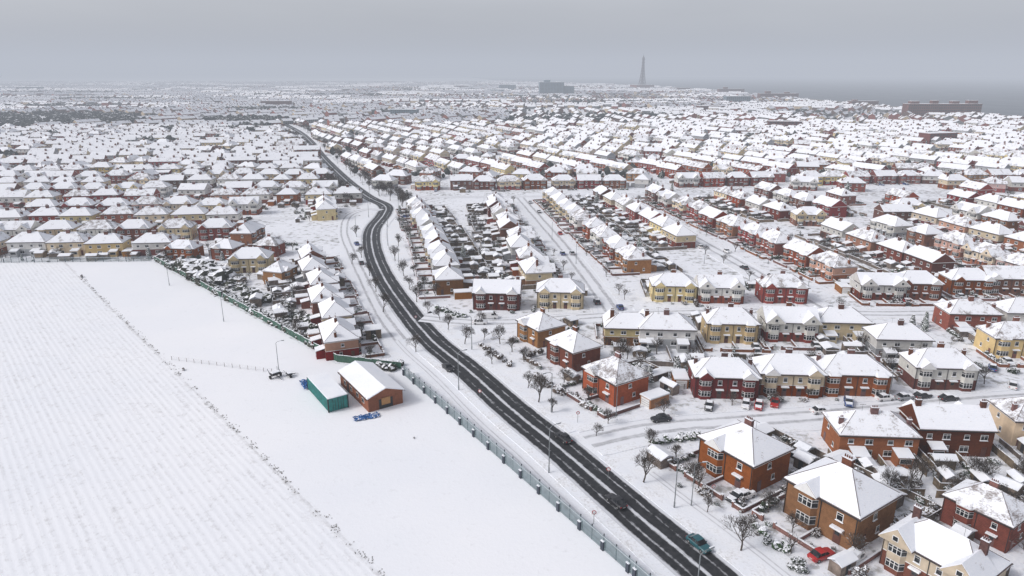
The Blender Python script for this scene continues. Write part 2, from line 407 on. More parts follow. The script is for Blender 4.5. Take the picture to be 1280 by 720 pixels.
V = []
V.append(make_house('semi_red_hip', 15, 9, 5.4, M_bred, M_bred, 'hip', 'gable', seed=1))
V.append(make_house('semi_red_cream', 15, 9, 5.4, M_bred, M_cream, 'hip', 'gable', seed=2))
V.append(make_house('semi_orange', 15.4, 9.2, 5.4, M_borange, M_borange, 'hip', 'flat', seed=3))
V.append(make_house('semi_cream', 14.6, 9, 5.4, M_cream, M_cream, 'hip', 'gable', seed=4))
V.append(make_house('semi_white', 15, 8.8, 5.4, M_bdark, M_white, 'hip', 'gable', seed=5))
V.append(make_house('semi_dark', 15, 9, 5.5, M_bdark, M_bdark, 'gable', 'gable', rise=3.2, chim='ends', seed=6))
V.append(make_house('semi_yellow', 14.6, 8.8, 5.4, M_yellow, M_yellow, 'hip', 'flat', seed=7))
V.append(make_house('semi_red_gable', 15, 9, 5.4, M_bred, M_bred, 'gable', 'flat', rise=3.2, seed=8))
V.append(make_house('semi_pink', 15, 9, 5.4, M_bred, M_pink, 'hip', 'gable', seed=9))
V.append(make_house('semi_grey', 15, 9, 5.4, M_grey, M_white, 'hip', 'flat', seed=10))
V.append(make_house('detached_orange', 11, 9.5, 5.4, M_borange, M_borange, 'hip', 'gable', rise=3.3, units=1, chim='mid', seed=11))
V.append(make_house('semi_gabled_red', 15, 9, 5.4, M_bred, M_white, 'gable', 'flat', rise=3.2, seed=12, front_gable=True))
V.append(make_house('semi_gabled_orange', 14.4, 9, 5.3, M_borange, M_cream, 'hip', 'flat', rise=3.2, chim='ends', seed=13, front_gable=True))
V.append(make_house('detached_red', 11.5, 9, 5.4, M_bdark, M_bdark, 'hip', 'flat', rise=3.2, units=1, seed=14))
T_ = []
T_.append(make_house('terrace_red', 24, 8.6, 5.5, M_bred, M_bred, 'gable', 'flat', rise=3.1, units=4, seed=21))
T_.append(make_house('terrace_cream', 22, 8.6, 5.5, M_bred, M_cream, 'gable', 'gable', rise=3.1, units=4, seed=22))
T_.append(make_house('terrace_dark', 24, 8.6, 5.5, M_bdark, M_white, 'hip', 'flat', rise=3.1, units=4, seed=23))
T_.append(make_house('terrace_mixed', 20, 8.6, 5.5, M_borange, M_grey, 'gable', 'flat', rise=3.1, units=3, seed=24))

def vname(me):
    n = me.name
    if n.startswith('terrace'): return 'terraced_house'
    if any(k in n for k in ('cream', 'white', 'yellow', 'pink', 'grey')): return 'rendered_house'
    return 'brick_house'

# ------------------------------------------------------------------ small things
def make_car(name, paint, snowy=False, van=False):
    b = MB(); PA, GLs, RU, HU, LA, RE, SNW, DKm = range(8)
    L = 4.3 if not van else 5.2; hw = .87 if not van else .95
    if not van:
        st = [(-2.15, .32, .62, .70), (-2.08, .25, .74, .80), (-1.5, .22, .86, .87), (-.8, .22, .92, .88), (.9, .22, .94, .88), (1.7, .24, .93, .86), (2.05, .28, .86, .80), (2.15, .34, .70, .72)]
        roof = [(-.95, .92), (-.35, 1.40), (.2, 1.47), (.95, 1.43), (1.65, .95)]; rw = .68
    else:
        st = [(-2.6, .35, .75, .80), (-2.5, .28, .95, .9), (-1.9, .25, 1.15, .95), (-1.2, .25, 1.2, .95), (2.3, .25, 1.2, .95), (2.6, .3, 1.15, .93)]
        roof = [(-1.95, 1.15), (-1.2, 1.95), (-.8, 2.1), (2.3, 2.1), (2.55, 1.18)]; rw = .84
    rings = []
    for x, z0, z1, h in st:
        rings.append([(x, -h*.93, z0), (x, -h, z0+.15), (x, -h, z1-.12), (x, -h*.9, z1), (x, h*.9, z1), (x, h, z1-.12), (x, h, z0+.15), (x, h*.93, z0)])
    vs = [p for r_ in rings for p in r_]; n = 8; fs = []
    for i in range(len(rings)-1):
        for k in range(n):
            a = i*n+k; c = i*n+(k+1) % n
            fs.append((a, a+n, c+n, c))
    fs.append(tuple(range(n))); fs.append(tuple(reversed(range((len(rings)-1)*n, len(rings)*n))))
    b.add(vs, fs, PA)
    zb = st[2][2]; bw = hw*.9
    def wid(z): t = (z-zb)/(roof[2][1]-zb); return bw+(rw-bw)*max(0, min(1, t))
    for i in range(len(roof)-1):
        (xa, za), (xb, zb2) = roof[i], roof[i+1]
        wa, wb = wid(za), wid(zb2)
        top = (za > zb+.35 and zb2 > zb+.35)
        b.add([(xa, -wa, za), (xb, -wb, zb2), (xb, wb, zb2), (xa, wa, za)], [(0, 1, 2, 3)], PA if top else GLs)
    for sgn in (-1, 1):
        pts = [(x, sgn*wid(z), z) for x, z in roof]
        base = [(roof[0][0], sgn*bw, zb-.03), (roof[-1][0], sgn*bw, zb-.03)]
        poly = [base[0]]+pts+[base[1]]
        b.add(poly, [tuple(range(len(poly)))], PA if van else GLs)
        if van: b.box(-1.5, -.6, min(sgn*.93, sgn*.90), max(sgn*.93, sgn*.90), 1.3, 1.8, GLs)
        else:
            for x in (-.02, .95):
                b.add([(x, sgn*(bw+.012), zb), (x+.09, sgn*(bw+.012), zb), (x+.09, sgn*(rw+.03), 1.42), (x, sgn*(rw+.03), 1.42)], [(0, 1, 2, 3)], PA)
            b.box(-.75, -.55, min(sgn*.86, sgn*1.0), max(sgn*.86, sgn*1.0), .92, 1.06, PA)
    for wx in (-L*.31, L*.31):
        for sgn in (-1, 1):
            b.cyl((wx, sgn*(hw-.2), .32), (wx, sgn*(hw+.01), .32), .32, .32, RU, 14)
            b.cyl((wx, sgn*(hw), .32), (wx, sgn*(hw+.02), .32), .19, .17, HU, 8)
    x0, x1 = st[0][0], st[-1][0]
    for sgn in (-1, 1):
        b.box(x0-.0, x0+.12, min(sgn*.45, sgn*.74), max(sgn*.45, sgn*.74), .55, .70, LA)
        b.box(x1-.14, x1+.015, min(sgn*.5, sgn*.76), max(sgn*.5, sgn*.76), .62, .80, RE)
    b.box(x0-.02, x0+.1, -.4, .4, .38, .52, DKm)
    b.box(x1-.1, x1+.03, -.26, .26, .5, .62, LA)
    if snowy:
        zt = roof[2][1]
        b.prism([(roof[1][0]+.1, -rw+.05), (roof[3][0], -rw+.05), (roof[3][0], rw-.05), (roof[1][0]+.1, rw-.05)], zt-.06, zt+.09, SNW)
        if not van: b.prism([(-1.95, -.6), (-.95, -.72), (-.95, .72), (-1.95, .6)], .80, .99, SNW)
    return b.mesh(name, [paint, M_glass, M_rubber, M_hub, M_lampglass, M_red, M_snow, M_dark])
def paint(name, c): return simple(name, c, .3, .05, 2, specular=.6)
P_bk, P_wh, P_rd, P_bl, P_si, P_te = paint('black_paint', (.02, .02, .024)), paint('white_paint', (.75, .75, .75)), paint('red_paint', (.40, .02, .02)), \
    paint('blue_paint', (.03, .07, .22)), paint('silver_paint', (.30, .31, .33)), paint('teal_paint', (.02, .10, .12))
CARS = [make_car('c%d' % i, p, True) for i, p in enumerate([P_bk, P_wh, P_rd, P_bl, P_si, P_bk, P_si, P_bk])]
CAR_BK = make_car('car_black', P_bk); CAR_TE = make_car('car_teal', P_te); CAR_RD = make_car('car_red', P_rd); CAR_BL = make_car('car_blue', P_bl)
VAN = make_car('van_white', P_wh, True, True)

def make_tree(name, seed, h=7.0, levels=5):
    r = random.Random(seed); b = MB()
    def br(p, d, L, rad, lv):
        segs = 2 if lv < 2 else 1
        q = p
        for s in range(segs):
            d = (d+Vector((r.uniform(-1, 1), r.uniform(-1, 1), r.uniform(-.2, .6)))*.16).normalized()
            q2 = q+d*(L/segs); ra = rad*(1-.35*s/segs); rb = rad*(1-.35*(s+1)/segs)
            b.cyl(tuple(q), tuple(q2), ra, rb, 0, 5 if lv < 2 else 3); q = q2
        if lv >= levels: return
        n = r.randint(3, 4) if lv > 0 else 5
        for i in range(n):
            ax = d.orthogonal().normalized(); ang = 2*PI*(i+r.random()*.7)/n
            o = ax*math.cos(ang)+d.cross(ax)*math.sin(ang)
            nd = (d+o*r.uniform(.45, .95)+Vector((0, 0, .25))).normalized()
            st = p.lerp(q, r.uniform(.5, 1.0))
            br(st, nd, L*r.uniform(.60, .82), max(rad*.55, .018), lv+1)
    br(Vector((0, 0, -.1)), Vector((0, 0, 1)), h*.32, h*.022, 0)
    return b.mesh(name, [M_bark])
TREES = [make_tree('bare_tree_%d' % i, 50+i, R.uniform(6.2, 8)) for i in range(5)]
TREES_S = [make_tree('small_bare_tree_%d' % i, 60+i, 6.5, 4) for i in range(3)]
import bmesh
def ico_data(sub):
    bm = bmesh.new(); bmesh.ops.create_icosphere(bm, subdivisions=sub, radius=1)
    vs = [v.co.copy() for v in bm.verts]; fs = [tuple(v.index for v in f.verts) for f in bm.faces]; bm.free(); return vs, fs
ICO2, ICO1 = ico_data(2), ico_data(1)
def clump(b, c, rad, r, mat, ico=ICO2, jit=.3, zs=.8):
    vs, fs = ico; off = Vector((r.uniform(0, 99), r.uniform(0, 99), 0))
    b.add([(c[0]+v.x*rad*k, c[1]+v.y*rad*k, c[2]+v.z*rad*zs*k) for v in vs for k in (1+jit*2*mnoise.noise(v*2.3+off)+r.uniform(-jit, jit)*.6,)], fs, mat)
def leaves(b, c, rad, n, r, mat, sz=.16):
    for i in range(n):
        d = Vector((r.gauss(0, 1), r.gauss(0, 1), r.gauss(0, 1))).normalized()*rad*r.uniform(.85, 1.3)
        p = Vector(c)+Vector((d.x, d.y, d.z*.85))
        a = Vector((r.uniform(-1, 1), r.uniform(-1, 1), r.uniform(-1, 1))).normalized(); e = a.orthogonal().normalized()
        s = sz*r.uniform(.6, 1.4)
        b.add([tuple(p+a*s), tuple(p+e*s*.7), tuple(p-a*s), tuple(p-e*s*.7)], [(0, 1, 2, 3)], mat)
def make_shrub(name, seed, mat, size=1.2, tall=1.0):
    r = random.Random(seed); b = MB()
    for i in range(r.randint(5, 8)):
        c = (r.uniform(-.8, .8)*size, r.uniform(-.8, .8)*size, r.uniform(.3, 1.0)*size*tall)
        rad = size*r.uniform(.35, .6); clump(b, c, rad*.8, r, 0, ICO2, .35); leaves(b, c, rad, 60, r, 0, .13*size)
    return b.mesh(name, [mat])
SHR = [make_shrub('shrub_%d' % i, 80+i, M_shrub if i % 2 else M_shrubb, 1.1, 1+.5*(i % 3)) for i in range(6)]
def make_ghedge(seed, mat):
    r = random.Random(seed); b = MB()
    for i in range(26):
        x = -3.6+7.2*r.random(); c = (x, r.uniform(-.2, .2), r.uniform(.4, .85)); clump(b, c, .5*r.uniform(.7, 1.1), r, 0, ICO1, .3, .9); leaves(b, c, .5, 24, r, 0, .1)
    return b.mesh('ghedge%d' % seed, [mat])
GH = [make_ghedge(1, M_hedge), make_ghedge(2, M_shrub), make_ghedge(3, M_shrubb)]
def make_conifer(name, seed, h=6):
    r = random.Random(seed); b = MB(); b.cyl((0, 0, -.1), (0, 0, h*.95), .16, .03, 0, 6)
    for i in range(46):
        t = i/46; z = .5+t*(h-.6); rr = (1-t)*h*.24+.15
        for k in range(7):
            a = r.random()*2*PI; q = rr*r.uniform(.3, 1)
            clump(b, (q*math.cos(a), q*math.sin(a), z-.15*q), .32*r.uniform(.6, 1.2), r, 1, ICO1, .4, .6)
    return b.mesh(name, [M_bark, M_shrub])
CON = [make_conifer('conifer_%d' % i, 90+i, 5+i) for i in range(2)]

def make_shed():
    b = MB(); b.box(-1.5, 1.5, -1.2, 1.2, 0, 2.0, 0); b.box(-.5, .4, -1.25, -1.2, .05, 1.85, 2)
    vs = [(-1.7, -1.4, 1.95), (1.7, -1.4, 1.95), (1.7, 0, 2.6), (-1.7, 0, 2.6), (1.7, 1.4, 1.95), (-1.7, 1.4, 1.95)]
    b.add(vs+[(x, y, z+.14) for x, y, z in vs], [(6, 7, 8, 9), (9, 8, 10, 11), (0, 1, 7, 6), (5, 11, 10, 4), (1, 2, 8, 7), (2, 4, 10, 8), (0, 6, 9, 3), (3, 9, 11, 5)], 1)
    return b.mesh('garden_shed_m', [M_wood, M_snow, M_dark])
def make_garage():
    b = MB(); b.box(-1.6, 1.6, -2.8, 2.8, 0, 2.3, 0); b.box(-1.25, 1.25, -2.86, -2.8, 0, 2.05, 1)
    for z in (.5, 1.0, 1.5): b.box(-1.2, 1.2, -2.88, -2.86, z, z+.04, 3)
    b.box(-1.75, 1.75, -2.95, 2.95, 2.3, 2.42, 1); b.box(-1.7, 1.7, -2.9, 2.9, 2.424, 2.58, 2)
    return b.mesh('garage_m', [M_borange, M_frame, M_snow, M_dark])
SHED, GAR = make_shed(), make_garage()
def fence_run(b, x0, y0, x1, y1, h, m, r):
    L = math.hypot(x1-x0, y1-y0); a = math.atan2(y1-y0, x1-x0); n = max(1, int(L/1.9)); s = L/n
    for i in range(n):
        px, py = x0+math.cos(a)*i*s, y0+math.sin(a)*i*s
        b.T = (px, py, a, 0)
        if r.random() < .06: continue
        hh = h+r.uniform(-.1, .1)
        b.box(0.05, s-.05, -.025, .025, .05, hh, m); b.box(-.05, .05, -.06, .06, 0, hh+.1, m); b.box(.05, s-.05, -.06, .06, hh+.004, hh+.12, 1)
    b.T = None
def make_gfence(seed):
    r = random.Random(seed); b = MB(); X, YB = 8.6, 16.2; h = (1.3, 1.6, 1.0, 1.4)[seed % 4]
    if seed != 2: fence_run(b, -X, 0, -X, YB, h, 0, r)
    fence_run(b, -X, YB, X, YB, h, 0, r)
    if seed != 3: fence_run(b, X, YB, X, 3, h, 0, r)
    fence_run(b, 0.1, 5, 0.1, YB-.2, h-.1, 0, r)
    return b.mesh('gf', [M_wood, M_snow])
def make_gwall(seed):
    b = MB(); X, Y = 8.6, -10.3
    for x0, x1 in ((-X, -6.6), (-4.2, -.1), (.1, 4.2), (6.6, X)):
        b.box(x0, x1, Y-.11, Y+.11, 0, .8, 0); b.box(x0-.03, x1+.03, Y-.14, Y+.14, .804, .93, 1)
    for x in (-6.6, -4.2, 4.2, 6.6): b.box(x-.2, x+.2, Y-.2, Y+.2, 0, 1.1, 0); b.box(x-.22, x+.22, Y-.22, Y+.22, 1.104, 1.25, 1)
    b.box(-.11, .11, Y+.12, -4.6, 0, .7, 0); b.box(-.14, .14, Y+.12, -4.6, .704, .82, 1)
    for x in (-X, X): b.box(x-.11, x+.11, Y+.12, -.2, 0, .8, 0); b.box(x-.14, x+.14, Y+.12, -.2, .804, .93, 1)
    return b.mesh('gw', [M_gwall, M_snow])
GF = [make_gfence(i) for i in range(4)]; GW = make_gwall(0)
def make_lamp():
    b = MB(); b.cyl((0, 0, 0), (0, 0, 1.2), .15, .14, 0, 8); b.cyl((0, 0, 1.2), (0, 0, 9.2), .10, .07, 0, 8)
    b.cyl((0, 0, 9.2), (.5, 0, 9.6), .065, .055, 0, 6); b.cyl((.5, 0, 9.6), (1.6, 0, 9.75), .055, .05, 0, 6)
    b.prism([(1.5, -.13), (2.3, -.10), (2.35, 0), (2.3, .10), (1.5, .13)], 9.68, 9.84, 0); b.prism([(1.6, -.09), (2.25, -.07), (2.25, .07), (1.6, .09)], 9.62, 9.676, 1)
    b.prism([(1.5, -.1), (2.3, -.08), (2.3, .08), (1.5, .1)], 9.844, 9.9, 2)
    return b.mesh('lamp', [M_pole, M_lampglass, M_snow])
LAMP = make_lamp()
def make_sign():
    b = MB(); b.cyl((0, 0, 0), (0, 0, 2.5), .05, .05, 0, 6)
    vs = [(math.cos(a)*.38, -.11, 2.3+math.sin(a)*.38) for a in [2*PI*i/16 for i in range(16)]]
    b.add(vs+[(x, y+.04, z) for x, y, z in vs], [tuple(range(15, -1, -1)), tuple(range(16, 32))]+[(i, (i+1) % 16, 16+(i+1) % 16, 16+i) for i in range(16)], 1)
    vs = [(math.cos(a)*.27, -.115, 2.3+math.sin(a)*.27) for a in [2*PI*i/16 for i in range(16)]]
    b.add(vs, [tuple(range(15, -1, -1))], 2)
    return b.mesh('sign', [M_pole, P_rd, P_wh])
SIGN = make_sign()

# ------------------------------------------------------------------ ground, sea, roads
def sheet(name, pts, z, mat):
    b = MB(); b.add([(p[0], p[1], z) for p in pts], [tuple(range(len(pts)))], 0)
    return put(name, b.mesh(name, [mat]))
sheet('ground', [(-20000, -3000), (20000, -3000), (20000, 22000), (-20000, 22000)], 0, M_ground)
def m_sea():
    m, nt, b = newmat('sea_water'); P = pos(nt); n = noise(nt, mapping(nt, P, (1, .3, 1)), .02, 6, .7)
    nt.links.new(ramp(nt, n, [(.3, (.07, .085, .10)), (.7, (.14, .155, .17))]), b.inputs['Base Color'])
    b.inputs['Roughness'].default_value = .5; bump(nt, b, n, .5, 2); return m
COAST = [(845, 1060), (830, 1500), (840, 2200), (880, 3000), (800, 3800), (500, 5200), (-200, 8000), (-1500, 20000)]
sheet('sea', COAST+[(19900, 20000), (19900, 1060)], .05, m_sea())
beach = MB()
for i in range(len(COAST)-1):
    (xa, ya), (xb, yb) = COAST[i], COAST[i+1]
    beach.add([(xa-30, ya, .12), (xa+25, ya, .12), (xb+25, yb, .12), (xb-30, yb, .12)], [(0, 1, 2, 3)], 0)
put('beach', beach.mesh('beach', [simple('wet_sand', (.25, .23, .20), .8, .3, .05)]))

def smooth(pts, n=6):
    out = []
    P = [pts[0]]+pts+[pts[-1]]
    for i in range(1, len(P)-2):
        for k in range(n):
            t = k/n
            out.append(tuple(.5*((2*P[i][j])+(-P[i-1][j]+P[i+1][j])*t+(2*P[i-1][j]-5*P[i][j]+4*P[i+1][j]-P[i+2][j])*t*t+(-P[i-1][j]+3*P[i][j]-3*P[i+1][j]+P[i+2][j])*t**3) for j in (0, 1)))
    out.append(pts[-1]); return out
def offs(path, o):
    res = []
    for i, p in enumerate(path):
        a = path[max(0, i-1)]; c = path[min(len(path)-1, i+1)]
        dx, dy = c[0]-a[0], c[1]-a[1]; L = math.hypot(dx, dy) or 1
        res.append((p[0]-dy/L*o, p[1]+dx/L*o))
    return res
ROADS = []
def segd(p, a, b):
    dx, dy = b[0]-a[0], b[1]-a[1]; L2 = dx*dx+dy*dy or 1
    t = max(0, min(1, ((p[0]-a[0])*dx+(p[1]-a[1])*dy)/L2))
    return math.hypot(p[0]-a[0]-t*dx, p[1]-a[1]-t*dy)
def roaddist(p, skip=None):
    m = 1e9
    for i, (path, hw) in enumerate(ROADS):
        if i == skip: continue
        for a, b in zip(path, path[1:]):
            if abs(a[0]-p[0]) > 150 or abs(a[1]-p[1]) > 150: continue
            m = min(m, segd(p, a, b)-hw)
    return m
def strip(name, path, hw, z, mat):
    L, Rr = offs(path, hw), offs(path, -hw)
    vs = []; uvs = []; d = 0
    for i, p in enumerate(path):
        if i: d += math.hypot(p[0]-path[i-1][0], p[1]-path[i-1][1])
        vs += [(L[i][0], L[i][1], z), (Rr[i][0], Rr[i][1], z)]; uvs += [(0, d), (1, d)]
    fs = [(2*i, 2*i+1, 2*i+3, 2*i+2) for i in range(len(path)-1)]
    me = bpy.data.meshes.new(name); me.from_pydata(vs, [], fs); me.materials.append(mat)
    ul = me.uv_layers.new(name='UVMap')
    for lp in me.loops: ul.data[lp.index].uv = uvs[lp.vertex_index]
    put(name, me)
mainpx = [(1010, 835), (885, 718), (793, 640), (704, 563), (642, 513), (586, 463), (540, 425), (506, 385), (479, 345), (466, 312), (466, 287), (480, 268), (481, 257), (458, 245), (430, 223), (403, 196), (389, 178), (374, 165), (352, 153)]
main = smooth([G(*p) for p in mainpx], 8)
ROADS.append((main, 4.5))
def addroad(px, hw, n=5): ROADS.append((smooth([G(*p) for p in px], n), hw))
addroad([(735, 552), (800, 538), (870, 530), (1025, 519), (1180, 505), (1360, 492)], 3.8)      # street A
addroad([(528, 397), (610, 403), (760, 394), (850, 391), (1000, 388), (1110, 392), (1360, 386)], 3.5)    # C
addroad([(765, 390), (712, 318), (650, 247)], 4)      # B
addroad([(1020, 385), (900, 316), (770, 243)], 4)      # D
addroad([(490, 246), (640, 246), (900, 243), (1290, 252)], 3.5)     # cross
addroad([(500, 425), (476, 392), (456, 352), (440, 318), (430, 290), (436, 270), (458, 262), (476, 263)], 3.0)    # service road west
strip('main_road', main, 4.5, .02, M_road)
for i in range(1, 6): strip('side_street', ROADS[i][0], ROADS[i][1], .024+.004*i, M_street2)
strip('service_road', ROADS[6][0], 3.0, .06, M_street2)
M_pave = m_snow('snow_covered_pavement', .45)
def pavement(idx, side, w=2.2):
    path, hw = ROADS[idx]; b = MB()
    a, c = offs(path, side*(hw+.02)), offs(path, side*(hw+w))
    for i in range(len(path)-1):
        mid = ((a[i][0]+c[i+1][0])/2, (a[i][1]+c[i+1][1])/2)
        if roaddist(mid, idx) < 1.8: continue
        q = [a[i], a[i+1], c[i+1], c[i]]
        if side > 0: q = q[::-1]
        b.prism(q, 0, .12, 0)
    if b.v: put('pavement', b.mesh('pavement', [M_pave]))
for i in (0, 1, 2, 3, 4): pavement(i, 1); pavement(i, -1)
fp = [p for p in offs(main, 9.0) if 40 < p[1] < 190]
M_path = m_street('trodden_footpath', .6)
strip('footpath', fp, 1.1, .036, M_path)
fp = [p for p in offs(main, -10.0) if 40 < p[1] < 112]
strip('footpath', fp, 1.0, .036, M_path)

fieldpoly = [(-600, 245), G(190, 327), G(300, 388), G(420, 455), G(505, 468), G(790, 722)]
dx, dy = fieldpoly[-1][0]-fieldpoly[-2][0], fieldpoly[-1][1]-fieldpoly[-2][1]
fieldpoly += [(fieldpoly[-1][0]+dx*.9, fieldpoly[-1][1]+dy*.9), (-600, fieldpoly[-1][1]+dy*.9)]
sheet('snow_field', fieldpoly[::-1], .03, M_field)
def inpoly(p, poly):
    c = False; j = len(poly)-1
    for i in range(len(poly)):
        if ((poly[i][1] > p[1]) != (poly[j][1] > p[1])) and p[0] < (poly[j][0]-poly[i][0])*(p[1]-poly[i][1])/(poly[j][1]-poly[i][1])+poly[i][0]: c = not c
        j = i
    return c
M_verge = m_snow('verge_snow', .25)
nearmain = [p for p in main if p[1] < 400]
strip('snowy_verge', offs(nearmain, 0), 13.5, .012, M_verge)

# ------------------------------------------------------------------ plots
OCC = {}
def occ_ok(x, y, rad):
    k = int(x//20), int(y//20)
    for i in (-1, 0, 1):
        for j in (-1, 0, 1):
            for (a, c, r2) in OCC.get((k[0]+i, k[1]+j), ()):
                if math.hypot(a-x, c-y) < rad+r2: return False
    return True
def occ_add(x, y, rad): OCC.setdefault((int(x//20), int(y//20)), []).append((x, y, rad))
def ori(fx, fy): return math.atan2(fx, -fy)
def loc(x, y, th, lx, ly): return (x+lx*math.cos(th)-ly*math.sin(th), y+lx*math.sin(th)+ly*math.cos(th))
def free(p, m=1.5): return roaddist(p) > m and not inpoly(p, fieldpoly)
def plot(x, y, th, me, lvl=2, force=False, sc=1.0):
    rad = 7.2 if not me.name.startswith('terrace') else 9.5
    if not force and not occ_ok(x, y, rad): return False
    s = sc*R.uniform(.94, 1.03)
    put(vname(me), me, x, y, 0, th, (s, s, sc*R.uniform(.95, 1.06)))
    occ_add(x, y, rad)
    if lvl >= 1:
        if lvl >= 2 and R.random() < .8 and free(loc(x, y, th, 0, 16), 1) and free(loc(x, y, th, 8, 12), 1) and free(loc(x, y, th, -8, 12), 1):
            put('garden_fence', R.choice(GF), x, y, 0, th)
        if lvl >= 2 and free(loc(x, y, th, 0, -10.3), .3) and free(loc(x, y, th, 8, -10.3), .3) and free(loc(x, y, th, -8, -10.3), .3): put('garden_wall', GW, x, y, 0, th)
        for (hx, hy, hr) in ((-4.4, -9.7, 0), (4.4, -9.7, 0), (-8.2, 11.8, PI/2), (0, 15.6, 0), (0, 11, PI/2), (-8.2, -6.5, PI/2)):
            if R.random() < (.42 if lvl >= 2 else .15):
                p = loc(x, y, th, hx, hy)
                if free(p, 2.5): put('garden_hedge', R.choice(GH), p[0], p[1], 0, th+hr, (R.uniform(.6, 1), 1, R.uniform(.8, 1.5)))
        for k in range(R.randint(5, 10) if lvl >= 2 else R.randint(1, 3)):
            lx, ly = R.uniform(-8.4, 8.4), R.choice((R.uniform(-9.8, -6.5), R.uniform(8.5, 15.5), R.uniform(8.5, 15.5)))
            p = loc(x, y, th, lx, ly)
            if free(p): put('shrub', R.choice(SHR), p[0], p[1], -.1, R.random()*6, R.uniform(.35, .95))
        for k in range(6 if lvl >= 2 else 2):
            if R.random() < .7:
                p = loc(x, y, th, R.uniform(-7, 7), R.uniform(6.8, 14.5))
                if free(p) and occ_ok(p[0], p[1], .9 if k else .5):
                    put('garden_shed', SHED, p[0], p[1], 0, th+R.choice((0, PI/2)), (R.uniform(.7, 1.4), R.uniform(.8, 1.6), R.uniform(.8, 1.15))); occ_add(p[0], p[1], 1.2)
        for k in range(3):
            if R.random() < .5:
                p = loc(x, y, th, R.choice((-1, 1))*R.uniform(1, 8), R.uniform(8, 15.5))
                if free(p): put('bare_tree', R.choice(TREES_S), p[0], p[1], 0, R.random()*6, R.uniform(.5, 1.1))
        if R.random() < .4:
            p = loc(x, y, th, R.uniform(-8, 8), R.uniform(-9.6, -7.5))
            if free(p): put('bare_tree', R.choice(TREES_S), p[0], p[1], 0, R.random()*6, R.uniform(.5, .85))
        if R.random() < .25:
            p = loc(x, y, th, R.uniform(-8, 8), R.choice((-8.8, R.uniform(9, 15))))
            if free(p): put('conifer_tree', R.choice(CON), p[0], p[1], 0, R.random()*6, R.uniform(.4, 1.0))
        if R.random() < .35:
            p = loc(x, y, th, R.choice((-5.4, 5.4)), -8.0)
            if free(p, 2.5): put('parked_car', R.choice(CARS), p[0], p[1], 0, th+PI/2+R.uniform(-.05, .05))
        if R.random() < .4:
            p = loc(x, y, th, R.choice((-9.2, 9.2)), R.uniform(3, 7))
            if free(p) and occ_ok(p[0], p[1], 1.5): put('garage', GAR, p[0], p[1], 0, th)
    else:
        if R.random() < .35:
            p = loc(x, y, th, R.uniform(-9, 9), R.choice((R.uniform(9, 15), -9)))
            if free(p): put('bare_tree', R.choice(TREES_S), p[0], p[1], 0, R.random()*6, R.uniform(.7, 1.3))
        if R.random() < .08:
            p = loc(x, y, th, R.uniform(-9, 9), R.uniform(9, 14))
            if free(p): put('conifer_tree', R.choice(CON), p[0], p[1], 0, R.random()*6, R.uniform(.7, 1.3))
    return True
def pick(w): return V[R.choices(range(len(V)), w)[0]]
W_MIX = [3, 4, 2, 2.5, 3, 1.6, 1.2, 2, 2, 2, .6, 2.5, 2, .5]
W_RED = [5, 2, 2.5, 1, 2, 2.5, .5, 4, 1, 1, .3, 2, 1, .5]
W_CRM = [1.5, 3, 2, 3, 3, 1, 2, 1, 2, 2, .5, 2, 2, .3]
def row(p0, p1, side, lvl=2, spacing=17.4, w=W_MIX, terr=False, px=True, jit=1.2, sc=1.0):
    a = G(*p0) if px else p0; c = G(*p1) if px else p1
    dx, dy = c[0]-a[0], c[1]-a[1]; L = math.hypot(dx, dy); dx /= L; dy /= L
    n = max(1, int(L//spacing)+1)
    fx, fy = (-dy*side, dx*side); th = ori(fx, fy)
    for i in range(n):
        d = i*spacing
        x, y = a[0]+dx*d+R.uniform(-.4, .4), a[1]+dy*d+R.uniform(-.4, .4)
        q = R.uniform(-jit, jit); x += fx*q; y += fy*q
        if roaddist((x, y)) < 6 or inpoly((x, y), fieldpoly): continue
        plot(x, y, th+R.uniform(-.04, .04), R.choice(T_) if terr else pick(w), lvl, sc=sc)
RED, RCR, ORG, CRM, WHT, DRK, YEL, RGB_, PNK, GRY, DET, FGR, FGO, DTR = V
fw = (-math.cos(math.radians(33)), -math.sin(math.radians(33)))
def facing(u, v, me, f, lvl=2, sc=1.0):
    x, y = G(u, v); plot(x, y, ori(*f), me, lvl, True, sc)
facing(927, 588, DET, fw, 2, 1.12)
facing(1045, 650, DET, fw, 2, 1.15)
facing(1172, 722, FGO, fw, 1, .95)
facing(1228, 660, DTR, fw, 1, .85)
facing(768, 490, DET, fw, 2, 1.02)
facing(716, 452, DTR, fw, 1, .95)
facing(676, 424, DET, fw, 1, .95)
fs_ = (-.07, -1)
fn_ = (.07, 1)
for (u, v, me, f) in [(902, 488, RED, fs_), (981, 485, RCR, fs_), (1058, 484, ORG, fs_), (1168, 478, WHT, fs_), (1262, 440, YEL, fs_),
                      (1083, 560, ORG, fn_), (1176, 556, DRK, fn_), (1292, 545, YEL, fn_),
                      (830, 428, GRY, fn_), (910, 422, YEL, fs_), (982, 420, FGR, fs_), (1045, 418, CRM, fn_), (1118, 440, GRY, fn_), (1205, 408, RED, fn_), (785, 425, FGO, fn_), (1275, 408, GRY, fn_),
                      (622, 382, DRK, fs_), (700, 380, CRM, fs_),
                      (840, 372, CRM, fs_), (897, 374, FGR, fs_), (975, 374, RED, fs_), (1095, 370, FGR, fs_), (1140, 370, RED, fs_), (1205, 364, RED, fs_), (1250, 364, DRK, fs_)]:
    facing(u, v, me, f, 2, .97)
row((562, 362), (519, 258), 1, 2, 17.3, W_CRM, sc=.98)
row((672, 352), (615, 255), -1, 2, 17.3, W_MIX, sc=1)
row((808, 352), (688, 250), 1, 2, 17.3, W_MIX, sc=1)
row((925, 348), (742, 245), -1, 2, 17.3, W_RED, sc=1)
